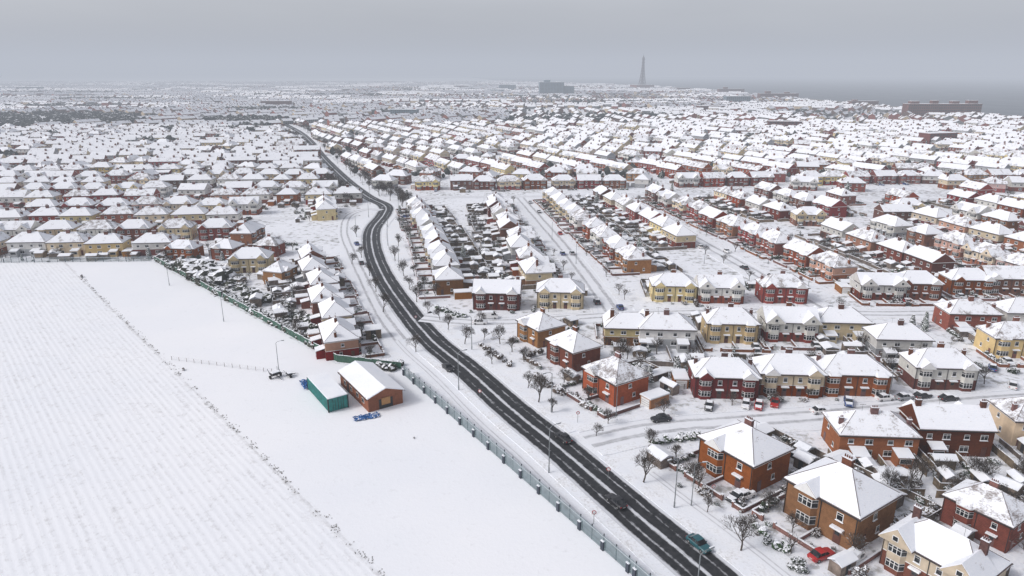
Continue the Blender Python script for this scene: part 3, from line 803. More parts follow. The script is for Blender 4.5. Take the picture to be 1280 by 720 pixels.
row((1035, 345), (805, 243), 1, 2, 17.3, W_RED, sc=1)
row((428, 436), (382, 322), -1, 2, 17.4, W_MIX, sc=.92)
row((418, 300), (408, 262), -1, 1, 17, W_MIX)
for (u, v, me, f) in [(286, 322, DET, (-.2, -1)), (338, 318, DTR, (-.2, -1)), (352, 352, DET, (.9, -.3)), (232, 322, RED, (-.1, -1))]:
    facing(u, v, me, f, 1, .85)
HD = math.radians(-10.8)
def streetcars(run, prob, o=2.3):
    for i in range(1, len(run)-1):
        if R.random() < prob:
            s = R.choice((-1, 1)); p = offs(run[i-1:i+2], s*o)[1]
            if not all(segd(p, a, b) > h+1.5 for pa, h in ROADS[:1] for a, b in zip(pa, pa[1:])): continue
            an = math.atan2(run[i+1][1]-run[i-1][1], run[i+1][0]-run[i-1][0])
            put('parked_car', R.choice(CARS), p[0], p[1], .05, an+(PI if s > 0 else 0))
def fill(poly, hdg, lvl, spacing=17, S=64, terr=False, w=W_MIX, gap=170, off=15.5, streets=True, phase=0, origin=None, A=7.0, wl=130.0):
    d = (math.sin(hdg), math.cos(hdg)); n = (d[1], -d[0])
    ox, oy = origin or poly[0]
    bs = [(p[0]-ox)*n[0]+(p[1]-oy)*n[1] for p in poly]; as_ = [(p[0]-ox)*d[0]+(p[1]-oy)*d[1] for p in poly]
    k0, k1 = int(min(bs)//S)-1, int(max(bs)//S)+2
    sp = spacing if not terr else 25.5
    def W(a, b_): return A*math.sin(a/wl+1.3+b_*.002)+A*.5*math.sin(a/wl*2.3+b_*.004)
    for k in range(k0, k1):
        bc = k*S+phase
        run = []
        if streets:
            a = min(as_)
            while a < max(as_)+9:
                q = bc+W(a, bc)
                p = (ox+d[0]*a+n[0]*q, oy+d[1]*a+n[1]*q)
                if inpoly(p, poly) and roaddist(p) > 0: run.append(p)
                else:
                    if len(run) > 3:
                        strip('side_street', run, 3.3, .06+.003*(k % 3), M_street)
                        if lvl: streetcars(run, .3)
                        elif oy < 700: streetcars(run, .12)
                    run = []
                a += 8
        ph = R.uniform(0, gap)
        for sgn in (-1, 1):
            a = min(as_)+R.uniform(0, 8); q = ph
            while a < max(as_):
                a += sp*R.uniform(.98, 1.06); q += sp
                if q > gap: q = 0; a += 13; continue
                b_ = bc+sgn*off+W(a, bc)
                x, y = ox+d[0]*a+n[0]*b_+R.uniform(-1.3, 1.3), oy+d[1]*a+n[1]*b_+R.uniform(-1.3, 1.3)
                if not inpoly((x, y), poly) or roaddist((x, y)) < 6.5: continue
                if R.random() < .035: continue
                plot(x, y, ori(-n[0]*sgn, -n[1]*sgn)+R.uniform(-.05, .05), R.choice(T_) if terr else pick(w), lvl)
fill([(118, 222), (420, 222), (420, 408), (84, 408)], HD, 2, 16.8, 61, w=W_RED, origin=(128, 222), phase=40, off=15, A=3)
fill([(-60, 415), (130, 415), (430, 415), (430, 470), (-90, 470)], math.radians(86), 1, 16.6, 200, w=W_RED, origin=(-60, 424), phase=-9, off=0.1, streets=False, A=2)
fill([(90, 150), (340, 150), (340, 195), (118, 195)], math.radians(88), 1, 17, 66, w=W_MIX, origin=(120, 150), phase=0, A=1)
fill([(88, 80), (260, 60), (260, 106), (96, 106)], math.radians(88), 1, 17, 66, w=W_MIX, origin=(100, 82), phase=0, A=1)
fill([(-470, 264), (-140, 262), (-104, 226), (-92, 232), (-86, 300), (-92, 385), (-125, 500), (-470, 500)], math.radians(83), 1, 16.8, 56, w=W_MIX, origin=(-150, 287), phase=-2, gap=130, off=13.5, A=6, wl=70)
fill([(-98, 480), (520, 480), (620, 1000), (-345, 1000), (-185, 660)], math.radians(-28), 0, 17, 54, terr=True, origin=(0, 480), gap=200, off=13, A=12, wl=130)
fill([(430, 230), (620, 480), (470, 480), (430, 420)], HD, 0, 17, 58, w=W_RED)
fill([(-132, 500), (-190, 640), (-320, 900), (-800, 900), (-520, 500)], math.radians(80), 0, 17, 52, terr=True, origin=(-150, 510), gap=130, off=12.6, A=12, wl=80)
fill([(620, 480), (830, 1000), (640, 1000), (540, 480)], math.radians(-12), 0, 17, 54, terr=True, gap=200, off=13)
for i in range(1500):
    y = R.uniform(205, 900); x = R.uniform(-.76*y-40, min(.76*y+40, 760))
    if inpoly((x, y), fieldpoly) or roaddist((x, y)) < 12 or not occ_ok(x, y, 9): continue
    if y < 400 and -95 < x < 130: continue
    if min(segd((x, y-6), fieldpoly[j], fieldpoly[j+1]) for j in range(4)) < 16: continue
    plot(x, y, R.choice((-.15, PI/2-.2, PI-.15))+R.uniform(-.2, .2), pick(W_MIX), 1 if y < 420 else 0)

# ------------------------------------------------------------------ far town (one mass)
woods = [(-760, 1080, 200, 170), (-560, 1000, 60, 40), (-330, 870, 35, 60), (-400, 1050, 60, 60), (-350, 700, 26, 12), (-1100, 1900, 160, 60), (60, 1060, 90, 14), (180, 1150, 120, 16),
         (-480, 1350, 80, 50), (-650, 2300, 260, 60), (300, 1700, 160, 30), (-220, 1250, 60, 30), (-1700, 2600, 300, 90), (80, 2100, 140, 30), (-450, 590, 30, 14), (-560, 640, 40, 14), (-520, 780, 20, 20),
         (450, 1500, 90, 14), (520, 1250, 50, 12), (-60, 900, 50, 9), (-1000, 1500, 120, 26), (-330, 3100, 300, 60), (-430, 440, 34, 10), (-380, 400, 16, 10), (-430, 860, 40, 12), (-640, 820, 60, 14), (280, 760, 40, 8)]
opens = [(-900, 1500, 160, 80), (150, 1400, 160, 50), (480, 900, 70, 36), (-200, 1700, 200, 70), (-1500, 2200, 300, 100), (350, 2300, 200, 80)]
def inell(p, L, s=1.0): return any(((p[0]-e[0])/(e[2]*s))**2+((p[1]-e[1])/(e[3]*s))**2 < 1 for e in L)
fb = MB()
def farhouse(x, y, a, L, d, he, rise, wm, det):
    fb.T = (x, y, a, 0); h, q = L/2, d/2
    fb.add([(-h, -q, 0), (h, -q, 0), (h, q, 0), (-h, q, 0), (-h, -q, he), (h, -q, he), (h, q, he), (-h, q, he), (-h, 0, he+rise), (h, 0, he+rise)],
           [(0, 1, 5, 4), (2, 3, 7, 6), (1, 2, 6, 9, 5), (3, 0, 4, 8, 7)], wm)
    o = .4; z0 = he-.2
    fb.add([(-h-.2, -q-o, z0), (h+.2, -q-o, z0), (h+.2, 0, he+rise+.1), (-h-.2, 0, he+rise+.1), (h+.2, q+o, z0), (-h-.2, q+o, z0)], [(0, 1, 2, 3), (3, 2, 4, 5)], 4)
    n = max(1, int(L/9))
    for i in range(n):
        cx = -h+L*(i+.5)/n; fb.box(cx-.8, cx+.8, -.4, .4, he+rise-.8, he+rise+1.0, 1)
    if det:
        m = int(L/3)
        for i in range(m):
            cx = -h+L*(i+.5)/m
            for sg in (-1, 1):
                for z in (1, 3.4):
                    yy = sg*(q+.05); f = [(0, 1, 2, 3)] if sg < 0 else [(3, 2, 1, 0)]
                    fb.add([(cx-.7, yy, z), (cx+.7, yy, z), (cx+.7, yy, z+1.3), (cx-.7, yy, z+1.3)], f, 5)
    fb.T = None
def coastx(y):
    for (xa, ya), (xb, yb) in zip(COAST, COAST[1:]):
        if ya <= y <= yb: return xa+(xb-xa)*(y-ya)/(yb-ya)
    return 860
CS = 230
for cy in range(3, 27):
    y0 = cy*CS
    for cx in range(-18, 5):
        x0 = cx*CS
        hd = (R.choice((-28, -28, -10, 62, 80, -45, 10))+R.uniform(-6, 6))*PI/180
        sp = R.choice((26, 29, 33)); far = y0 > 2100
        if far: sp *= 1.35
        c, s = math.cos(hd), math.sin(hd)
        nb = int(CS*1.45/sp)
        bl = R.choice((16, 22, 32)) if not far else 40
        for i in range(-nb//2, nb//2+1):
            a = -CS*.72
            while a < CS*.72:
                L = bl*R.uniform(.4, 1.2); a += L/2
                lx, ly = i*sp+R.uniform(-2.5, 2.5)+8*math.sin(a/50+cx), a
                x, y = x0+CS/2+lx*c-ly*s, y0+CS/2+lx*s+ly*c
                a += L/2+R.uniform(2.5, 10)
                if not (x0 <= x < x0+CS and y0 <= y < y0+CS): continue
                if abs(x) > .80*y+150 or x > coastx(y)-60: continue
                if y < 1010:
                    if y < 900 and x < 820 and x > -820: continue
                    if roaddist((x, y)) < 12 or not occ_ok(x, y, 14): continue
                if inell((x, y), woods) or inell((x, y), opens) or R.random() < .06: continue
                farhouse(x, y, hd+PI/2+R.uniform(-.06, .06), L, R.uniform(8, 11), R.choice((5.2, 5.4, 5.6, 8)), 3, R.choices((0, 1, 2, 3), (3, 3, 2, 2))[0], y < 1300)
put('distant_houses', fb.mesh('distant_houses', M_farwall+[M_roofsnow, M_glass]))
tb = MB(); rt = random.Random(3)
for (ex, ey, rx, ry) in woods:
    n = int(min(520, max(20, rx*ry*PI/50)))
    for i in range(n):
        a = rt.random()*2*PI; q = math.sqrt(rt.random()); hh = rt.uniform(4, 8.5)
        x, y = ex+rx*q*math.cos(a), ey+ry*q*math.sin(a)
        if roaddist((x, y)) < 4 or not occ_ok(x, y, 1): continue
        clump(tb, (x, y, hh*.55), hh*.55, rt, 0, ICO2, .45, 1.0)
for i in range(5500):
    y = 480+3600*rt.random()**1.7; x = rt.uniform(-.8*y-60, min(.8*y+60, 810))
    hh = rt.uniform(2.5, 6.0)
    if roaddist((x, y)) < 5 or not occ_ok(x, y, hh*.3): continue
    clump(tb, (x, y, hh*.5), hh*.5, rt, 0, ICO1, .45, 1.1)
put('distant_trees', tb.mesh('distant_trees', [M_fartree]))
for p in main[60:]:
    for s in (-1, 1):
        if 380 < p[1] < 1000:
            for k in range(3):
                if R.random() < .8:
                    x, y = p[0]+s*R.uniform(8, 19), p[1]+R.uniform(-12, 12)
                    if roaddist((x, y)) > 2.5: put('bare_tree', R.choice(TREES), x, y, 0, R.random()*6, R.uniform(.8, 1.4))
for (u, v) in [(520, 270), (245, 178), (174, 195), (170, 232), (510, 262), (757, 258), (1090, 205), (1150, 410), (1165, 398), (850, 170), (600, 190), (975, 268), (1038, 262), (1155, 395), (30, 225), (190, 245), (300, 265), (505, 250), (60, 262), (330, 240), (680, 222), (830, 238), (1200, 262), (1000, 470), (830, 470), (720, 395)]:
    for k in range(3):
        x, y = G(u, v); x += R.uniform(-5, 5); y += R.uniform(-5, 5)
        if roaddist((x, y)) > 2 and occ_ok(x, y, .5): put('conifer_tree', R.choice(CON), x, y, 0, R.random()*6, R.uniform(.8, 1.4) if v < 390 else R.uniform(.6, .9))

# ------------------------------------------------------------------ landmarks
def tower():
    b = MB(); Ht = 140
    def hwid(z): return 2.8+12.5*(1-z/Ht)**1.8
    lv = [0, 16, 32, 48, 62, 76, 88, 100, 112, 122, 132]
    for a, c in zip(lv, lv[1:]):
        wa, wc = hwid(a), hwid(c)
        ca = [(sx*wa, sy*wa, a) for sx, sy in ((-1, -1), (1, -1), (1, 1), (-1, 1))]; cc = [(sx*wc, sy*wc, c) for sx, sy in ((-1, -1), (1, -1), (1, 1), (-1, 1))]
        for i in range(4):
            j = (i+1) % 4
            b.cyl(ca[i], cc[i], 1.5, 1.4, 0, 5); b.cyl(ca[i], cc[j], .7, .7, 0, 4); b.cyl(ca[j], cc[i], .7, .7, 0, 4); b.cyl(cc[i], cc[j], .8, .8, 0, 4)
    b.box(-5.5, 5.5, -5.5, 5.5, 118, 121, 0); b.box(-5.4, 5.4, -5.4, 5.4, 132, 136, 0); b.box(-4, 4, -4, 4, 136, 142, 0)
    b.cyl((0, 0, 142), (0, 0, 150), 3.2, 1.2, 0, 8); b.cyl((0, 0, 150), (0, 0, 160), .7, .4, 0, 5)
    b.cyl((0, 0, 0), (0, 0, 132), 2.4, 2.0, 0, 8)
    b.box(-45, 45, -35, 35, 0, 20, 1); b.box(-46, 46, -36, 36, 20, 20.6, 2)
    for i in range(12):
        for z in (3, 9, 15): b.box(-43+i*7.4, -39+i*7.4, -35.2, -35, z, z+3, 3)
    return b.mesh('tower', [simple('tower_ironwork', (.07, .045, .045), .7, .2, .1), M_bdark, M_snow, M_glass])
put('lattice_tower', tower(), 612, 3350, 0, .3)
def block(name, x, y, a, L, d, h, nx, nz, wall, sub=None):
    b = MB(); b.box(-L/2, L/2, -d/2, d/2, 0, h, 0); b.box(-L/2-.3, L/2+.3, -d/2-.3, d/2+.3, h, h+.8, 0); b.box(-L/2+.1, L/2-.1, -d/2+.1, d/2-.1, h+.804, h+1.1, 1)
    for i in range(nx):
        w = L/nx
        for j in range(nz):
            z = (j+.35)*h/nz
            b.box(-L/2+w*(i+.2), -L/2+w*(i+.8), -d/2-.06, -d/2, z, z+h/nz*.5, 2); b.box(-L/2+w*(i+.2), -L/2+w*(i+.8), d/2, d/2+.06, z, z+h/nz*.5, 2)
    for (sx, ww, hh) in (sub or []):
        b.box(sx-ww/2, sx+ww/2, -d/4, d/4, h+1, h+hh, 0); b.box(sx-ww/2+.1, sx+ww/2-.1, -d/4+.1, d/4-.1, h+hh+.004, h+hh+.3, 1)
    put(name, b.mesh(name, [wall, M_snow, M_glass]), x, y, 0, a)
M_hotel = simple('hotel_brick', (.12, .05, .04), .9, .2, .1)
M_off = simple('office_cladding', (.12, .17, .20), .6, .2, .05)
block('hotel_building', 722, 1185, .05, 126, 18, 21, 34, 5, M_hotel, [(-50, 14, 5), (-15, 10, 6), (20, 12, 5), (50, 16, 6)])
block('hotel_building', 750, 2000, .05, 110, 20, 16, 24, 5, M_hotel, [(-30, 14, 7), (25, 12, 5)])
block('hotel_building', 770, 2500, .05, 90, 20, 18, 20, 5, M_hotel, [(-20, 14, 7)])
block('hotel_building', 770, 1550, .05, 60, 16, 12, 16, 4, M_hotel, [(-20, 10, 4)])
block('office_building', 130, 2350, .1, 80, 30, 42, 16, 10, M_off, [(-15, 20, 8)])
block('office_building', 180, 2370, .1, 50, 30, 30, 10, 7, M_off)
block('office_building', -20, 3000, .1, 70, 30, 24, 10, 6, M_off)
block('apartment_block', 440, 720, .3, 36, 14, 11, 9, 4, M_bdark)
block('apartment_block', 350, 900, -.2, 40, 14, 11, 9, 4, M_bdark)
for (x, y, L) in [(-1500, 2900, 90), (-900, 3300, 120), (-250, 3500, 70), (520, 3300, 60), (700, 2900, 50), (-60, 2700, 60), (-2100, 3100, 100), (-500, 1500, 60), (-180, 1180, 44), (380, 1350, 50), (540, 1700, 60)]:
    block('apartment_block', x, y, R.uniform(-.3, .3), L, 20, R.uniform(9, 18), 12, 5, R.choice((M_hotel, M_off)))
def lowhall(x, y, a, L, d, h):
    b = MB(); b.box(-L/2, L/2, -d/2, d/2, 0, h, LO); gable(b, -L/2, L/2, -d/2, d/2, h, 2.2, .4, 'x', LO)
    n = int(L/3)
    for i in range(n):
        c = -L/2+L*(i+.5)/n; b.box(c-1, c+1, -d/2-.06, -d/2, 1, h-.6, FR); b.box(c-.85, c+.85, -d/2-.09, -d/2-.06, 1.15, h-.75, GL)
    put('school_building', b.mesh('school', [M_bred, M_bred, M_tile, M_roofsnow, M_frame, M_glass, M_bred, M_dark, M_snow, M_door]), x, y, 0, a)
lowhall(-300, 505, .05, 60, 14, 4); lowhall(-260, 488, .05, 36, 12, 3.5)

# ------------------------------------------------------------------ pavilion, container, field objects
def pavilion():
    b = MB(); L, d, h = 15.5, 7.5, 3.0
    b.box(-d/2, d/2, -L/2, L/2, 0, h, 0)
    vs = [(-d/2-.4, -L/2-.3, h), (d/2+.4, -L/2-.3, h), (d/2+.4, L/2+.3, h), (-d/2-.4, L/2+.3, h), (0, -L/2-.3, h+1.5), (0, L/2+.3, h+1.5)]
    b.add(vs, [(0, 1, 4), (2, 3, 5), (3, 2, 1, 0)], 0)
    for s in (-1, 1):
        e = s*(d/2+.3)
        q = [(e, -L/2-.4, h+.06), (e, L/2+.4, h+.06), (0, L/2+.4, h+1.5), (0, -L/2-.4, h+1.5)]
        q += [(x, y, z+.2) for x, y, z in q]
        b.add(q, [(4, 5, 6, 7) if s < 0 else (7, 6, 5, 4), (0, 1, 5, 4), (0, 4, 7, 3), (1, 2, 6, 5)], 1)
    b.box(-d/2-.45, -d/2-.38, -L/2-.3, L/2+.3, h-.15, h+.02, 2); b.box(d/2+.38, d/2+.45, -L/2-.3, L/2+.3, h-.15, h+.02, 2)
    b.box(-1.5, 1.5, -L/2-.06, -L/2, .1, 2.2, 2); b.box(-.95, .95, -L/2-.12, -L/2-.06, .9, 2.4, 3)
    for s in (-1, 1):
        for y in (-5, -2, 1.5, 5):
            b.box(min(s*(d/2+.05), s*d/2), max(s*(d/2+.05), s*d/2), y-.6, y+.6, 1.1, 2.1, 4); b.box(min(s*(d/2+.08), s*(d/2+.05)), max(s*(d/2+.08), s*(d/2+.05)), y-.5, y+.5, 1.2, 2.0, 5)
    b.box(-d/2-.07, -d/2, 2.8, 3.8, 0, 2.1, 2)
    return b.mesh('pav', [M_borange, M_snow, M_dark, M_orange, M_frame, M_glass])
pa = math.radians(34)
put('brick_pavilion', pavilion(), *G(464, 492), 0, pa, 1.08)
def container():
    b = MB(); L, d, h = 12.2, 3.4, 3.0
    b.box(-d/2, d/2, -L/2, L/2, .15, h, 0)
    n = 40
    for i in range(n):
        y = -L/2+L*(i+.5)/n
        for s in (-1, 1): b.box(min(s*d/2, s*(d/2+.05)), max(s*d/2, s*(d/2+.05)), y-.08, y+.08, .35, h-.2, 0)
    for x in (-d/2, d/2):
        for y in (-L/2, L/2): b.box(x-.09, x+.09, y-.09, y+.09, .1, h+.05, 1)
    b.box(-.03, .03, -L/2-.06, -L/2, .3, h-.2, 1)
    for x in (-.9, -.5, .5, .9): b.cyl((x, -L/2-.06, .3), (x, -L/2-.06, h-.2), .03, .03, 1, 5)
    b.prism([(-d/2-.02, -L/2-.02), (d/2+.02, -L/2-.02), (d/2+.02, L/2+.02), (-d/2-.02, L/2+.02)], h+.054, h+.24, 2)
    return b.mesh('cont', [M_teal, M_dark, M_snow])
put('storage_container', container(), *G(410, 498), 0, pa, (1.3, 1.12, 1.05))
def tarp():
    r = random.Random(5); b = MB(); n = 12
    vs = [(i/n*3.6-1.8+r.uniform(-.15, .15), j/n*2.0-1+r.uniform(-.1, .1), .06+.35*abs(mnoise.noise(Vector((i*.4, j*.4, 1))))+.15*r.random()) for j in range(n+1) for i in range(n+1)]
    b.add(vs, [(j*(n+1)+i, j*(n+1)+i+1, (j+1)*(n+1)+i+1, (j+1)*(n+1)+i) for j in range(n) for i in range(n)], 0)
    return b.mesh('tarp', [M_tarp])
TP = tarp(); put('blue_tarpaulin', TP, *G(458, 522), .05, .4, (1.5, 1.1, 1.3)); put('blue_tarpaulin', TP, *G(382, 482), .05, 2.1, (1.4, .9, 2.2))
def roller():
    b = MB()
    b.box(-1.4, 1.4, -.1, .1, .55, .7, 0); b.box(-.1, .1, -1.6, 1.0, .55, .68, 0); b.box(-.9, .9, -.5, .7, .7, 1.2, 0); b.box(-.85, .85, -.45, .65, 1.204, 1.32, 1)
    b.cyl((0, -1.6, .6), (0, -2.4, .35), .06, .05, 0, 6)
    for x in (-1.1, 1.1): b.cyl((x-.12, .1, .38), (x+.12, .1, .38), .38, .38, 2, 12)
    for x in (-.8, .8): b.cyl((x, .8, .7), (x*1.3, 1.2, 1.8), .05, .05, 0, 5)
    return b.mesh('trl', [M_dark, M_snow, M_rubber])
TRL = roller(); x, y = G(345, 472)
put('farm_trailer', TRL, x, y, 0, .8, 1.2); put('farm_trailer', TRL, x+3.2, y+.6, 0, 2.2, .9)
def post(b, p, h=1.1, r=.05, m=0): b.cyl((p[0], p[1], 0), (p[0], p[1], h), r, r, m, 5)
b = MB(); a, c = G(215, 450), G(350, 467)
for i in range(15):
    t = i/14; p = (a[0]+(c[0]-a[0])*t, a[1]+(c[1]-a[1])*t); post(b, p)
for z in (.4, .75, 1.05): b.cyl((a[0], a[1], z), (c[0], c[1], z), .02, .02, 0, 3)
put('wire_fence', b.mesh('wf', [M_wood]))
b = MB(); a, c = G(100, 345), G(500, 740); rr = random.Random(9)
for i in range(1300):
    t = rr.random(); q = rr.gauss(0, .3)
    x = a[0]+(c[0]-a[0])*t+q; y = a[1]+(c[1]-a[1])*t+q
    if mnoise.noise(Vector((x*.5, y*.5, 0))) < .0: continue
    for k in range(5):
        an = rr.random()*6.28; L = rr.uniform(.10, .26)
        b.add([(x-.05, y, 0.02), (x+.06, y+.04, .02), (x+math.cos(an)*L, y+math.sin(an)*L, rr.uniform(.06, .22))], [(0, 1, 2)], 0)
put('grass_tufts', b.mesh('tufts', [simple('dead_grass', (.11, .095, .07), .9, .4, 2)]))
for (u, v, s) in [(230, 463, .35), (103, 347, .5), (518, 548, .2)]:
    put('shrub', SHR[2], *G(u, v), -.1, 1, s)

# ------------------------------------------------------------------ palisade fence by the road
def palisade(path, h=2.7, sp=.2, name='metal_fence', pil=True):
    b = MB()
    for (xa, ya), (xb, yb) in zip(path, path[1:]):
        L = math.hypot(xb-xa, yb-ya); an = math.atan2(yb-ya, xb-xa); n = int(L/sp)
        b.T = (xa, ya, an, 0)
        for i in range(n):
            x = i*sp; b.add([(x-.07, -.02, .1), (x+.07, -.02, .1), (x+.07, -.02, h-.1), (x, -.02, h+.05), (x-.07, -.02, h-.1)], [(0, 1, 2, 3, 4)], 0)
        b.box(0, L, 0, .05, .45, .52, 0); b.box(0, L, 0, .05, h-.45, h-.38, 0); b.box(0, L, -.03, .08, h-.376, h-.33, 2)
        m = int(L/2.9)
        for i in range(m+1): b.box(i*2.9-.07, i*2.9+.07, .05, .19, 0, h+.12, 1)
        if pil:
            for i in range(0, m+1, 2): b.box(i*2.9-.3, i*2.9+.3, -.3, .34, 0, h*.6, 1); b.box(i*2.9-.32, i*2.9+.32, -.32, .36, h*.6, h*.6+.1, 2)
    b.T = None; put(name, b.mesh(name, [M_fence, M_fencepost, M_snow]))
f0 = G(503, 469); f1 = G(790, 722)
palisade([(f0[0]+.4, f0[1]), (f1[0]+.4, f1[1]), (f1[0]+dx*.5+.4, f1[1]+dy*.5)])
palisade([(-420, 246), (G(190, 327)[0], G(190, 327)[1]+.4)], 2.1, .4, pil=False)
def hedge(path, wid, hh, dens, name='hedge', mat=M_hedge, seed=1):
    r = random.Random(seed); b = MB()
    for (xa, ya), (xb, yb) in zip(path, path[1:]):
        L = math.hypot(xb-xa, yb-ya)
        for i in range(int(L*dens)):
            t = r.random(); q = r.uniform(-wid, wid); s = r.uniform(.5, 1.1)*hh*.5
            x, y = xa+(xb-xa)*t+q, ya+(yb-ya)*t+q
            clump(b, (x, y, s*.8), s, r, 0, ICO2, .4); leaves(b, (x, y, s*.8), s*1.05, 24, r, 0, .14)
    put(name, b.mesh(name, [mat]))
e = [G(192, 326), G(300, 386), G(420, 453), G(500, 462)]
hedge([(p[0]+1.2, p[1]+1.5) for p in e[:3]], 1.0, 2.0, 2.2)
hedge([G(236, 334), G(274, 356)], 3.0, 5.4, 2.6, 'overgrown_hedge', M_hedge, 4)
hedge([G(275, 352), G(335, 378)], 1.8, 2.6, 1.4, 'overgrown_hedge', M_hedge, 14)
hedge([G(350, 385), G(400, 420)], 1.8, 2.4, 1.3, 'overgrown_hedge', M_hedge, 5)
hedge([G(470, 458), G(500, 460)], 1.5, 2.2, 1.7, 'hedge', M_hedge, 15)
M_gf = simple('green_fence_paint', (.04, .10, .07), .6, .3, 1, topsnow=.9)
b = MB()
for (xa, ya), (xb, yb) in zip(e, e[1:]): fence_run(b, xa+.3, ya+.3, xb+.3, yb+.3, 1.9, 0, R)
put('green_fence', b.mesh('gfence', [M_gf, M_snow]))
for i in range(150):
    u, v = R.uniform(240, 470), R.uniform(322, 458)
    p = G(u, v)
    if inpoly((p[0]-3, p[1]-3), fieldpoly) or inpoly(p, fieldpoly) or not occ_ok(p[0], p[1], 2.0) or roaddist(p) < 3: continue
    k = R.random()
    if k < .36: put('shrub', R.choice(SHR), p[0], p[1], -.1, R.random()*6, R.uniform(.5, 1.1))
    elif k < .68: put('garden_shed', SHED, p[0], p[1], 0, R.choice((.3, 1.8)), R.uniform(.8, 1.4)); occ_add(p[0], p[1], 2)
    elif k < .82: put('garage', GAR, p[0], p[1], 0, .4); occ_add(p[0], p[1], 3)
    else: put('bare_tree', R.choice(TREES), p[0], p[1], 0, R.random()*6, R.uniform(.6, 1))

# ------------------------------------------------------------------ street trees, lamps, cars
for (u, v, s) in [(494, 326, 1.2), (479, 390, 1.25), (581, 430, 1.1), (673, 503, 1.15), (804, 603, 1.05), (926, 688, 1.0), (812, 560, .7), (521, 378, 1.0), (705, 480, .9), (640, 440, .9), (655, 452, .8), (545, 372, .9), (452, 322, 1), (462, 345, .9),
                  (510, 300, 1.1), (500, 285, 1.0), (735, 502, .8), (870, 600, .7), (600, 405, .8), (1230, 480, .9), (1110, 620, .9), (1250, 640, 1.0), (1215, 600, .8), (505, 345, 1), (512, 362, .9), (498, 308, 1), (470, 365, .9), (560, 412, .8),
                  (615, 455, .8), (690, 515, .7), (845, 575, .7), (960, 640, .7), (990, 665, .6), (830, 520, .7), (1010, 500, .6), (745, 545, .6), (446, 296, .9), (520, 440, .8), (445, 440, .9), (463, 448, .8),
                  (535, 392, .8), (550, 400, .8), (528, 360, .9), (518, 345, .9), (508, 275, 1), (625, 430, .9), (605, 425, .7), (660, 485, .7), (760, 530, .6), (884, 640, .6), (1150, 600, .8), (1190, 625, .9), (1275, 600, .9), (440, 330, .9)]:
    put('bare_tree', R.choice(TREES), *G(u, v), 0, R.random()*6, s)
for k in (3, 4):
    for s in (-1, 1):
        for p in offs(ROADS[k][0], s*6.6):
            if R.random() < .75 and roaddist(p) > 1: put('bare_tree', R.choice(TREES_S), p[0], p[1]+R.uniform(-4, 4), 0, R.random()*6, R.uniform(.6, .95))
d = 0; nxt = 12; left = True
for i in range(1, len(main)):
    L = math.hypot(main[i][0]-main[i-1][0], main[i][1]-main[i-1][1]); d += L
    if d > nxt and main[i][1] < 800:
        o = 6.6 if left else -6.6
        an = math.atan2(main[i][1]-main[i-1][1], main[i][0]-main[i-1][0])
        p = offs(main[i-1:i+1], o)[1]
        if roaddist(p) > 1: put('street_lamp', LAMP, p[0], p[1], 0, an-PI/2 if left else an+PI/2)
        nxt = d+19; left = not left
for (u, v) in [(349, 466), (280, 402), (212, 357), (770, 520), (864, 632), (1110, 500), (720, 330), (690, 300), (880, 330), (960, 330), (1010, 360)]:
    p = G(u, v); put('street_lamp', LAMP, p[0], p[1], 0, R.random()*6, .85)
for (u, v) in [(722, 528), (760, 600), (890, 622), (520, 405), (600, 500), (742, 655)]:
    put('traffic_sign', SIGN, *G(u, v), 0, R.uniform(-.6, .6))
def car(u, v, me, tu, tv, name='parked_car'):
    x, y = G(u, v); a, c = G(tu, tv); put(name, me, x, y, .03, math.atan2(c-y, a-x)+PI)
car(770, 630, CAR_BK, 745, 609, 'car'); car(873, 683, CAR_TE, 900, 705, 'car'); car(704, 550, CAR_BK, 680, 531, 'car'); car(560, 462, CAR_BK, 575, 475, 'car')
for (u, v, me, tu, tv) in [(968, 506, CAR_RD, 966, 520), (932, 508, CARS[1], 930, 520), (886, 510, CARS[0], 884, 520), (948, 509, CARS[2], 946, 520), (1025, 516, CARS[1], 1060, 513), (826, 526, CAR_BK, 800, 529),
                           (1105, 500, CARS[1], 1140, 497), (1130, 499, CARS[4], 1160, 495), (1152, 497, CARS[0], 1180, 493), (930, 622, CARS[1], 950, 615), (1026, 697, CAR_RD, 1045, 690), (775, 386, CAR_BL, 762, 370),
                           (700, 293, CAR_RD, 690, 280), (715, 318, CARS[4], 705, 305), (1265, 484, CARS[1], 1265, 470), (1240, 462, CARS[3], 1240, 450), (1045, 400, CARS[2], 1060, 399),
                           (875, 310, CARS[1], 868, 306), (930, 336, CARS[0], 922, 332), (600, 405, CARS[1], 620, 405), (1185, 500, CARS[5], 1210, 498), (1060, 505, CARS[3], 1062, 515), (1210, 470, CARS[4], 1230, 468),
                           (452, 330, CARS[0], 448, 322), (446, 306, CAR_BL, 440, 300)]:
    car(u, v, me, tu, tv)
for k in (3, 4): streetcars([p for p in ROADS[k][0]], .5, 2.9)
car(1064, 705, VAN, 1085, 690, 'white_van'); car(612, 398, VAN, 640, 398, 'white_van'); car(1000, 575, VAN, 1010, 570, 'white_van')
hedge([G(805, 555), G(868, 548)], .8, 1.6, 1.6, 'hedge', M_shrub, 11); hedge([G(660, 468), G(745, 515)], .9, 1.5, 1.2, 'hedge', M_shrubb, 12)
hedge([G(940, 660), G(985, 690)], .7, 1.5, 1.5, 'hedge', M_shrub, 13); hedge([G(815, 560), G(870, 600)], .6, 1.3, 1.2, 'hedge', M_shrubb, 14)
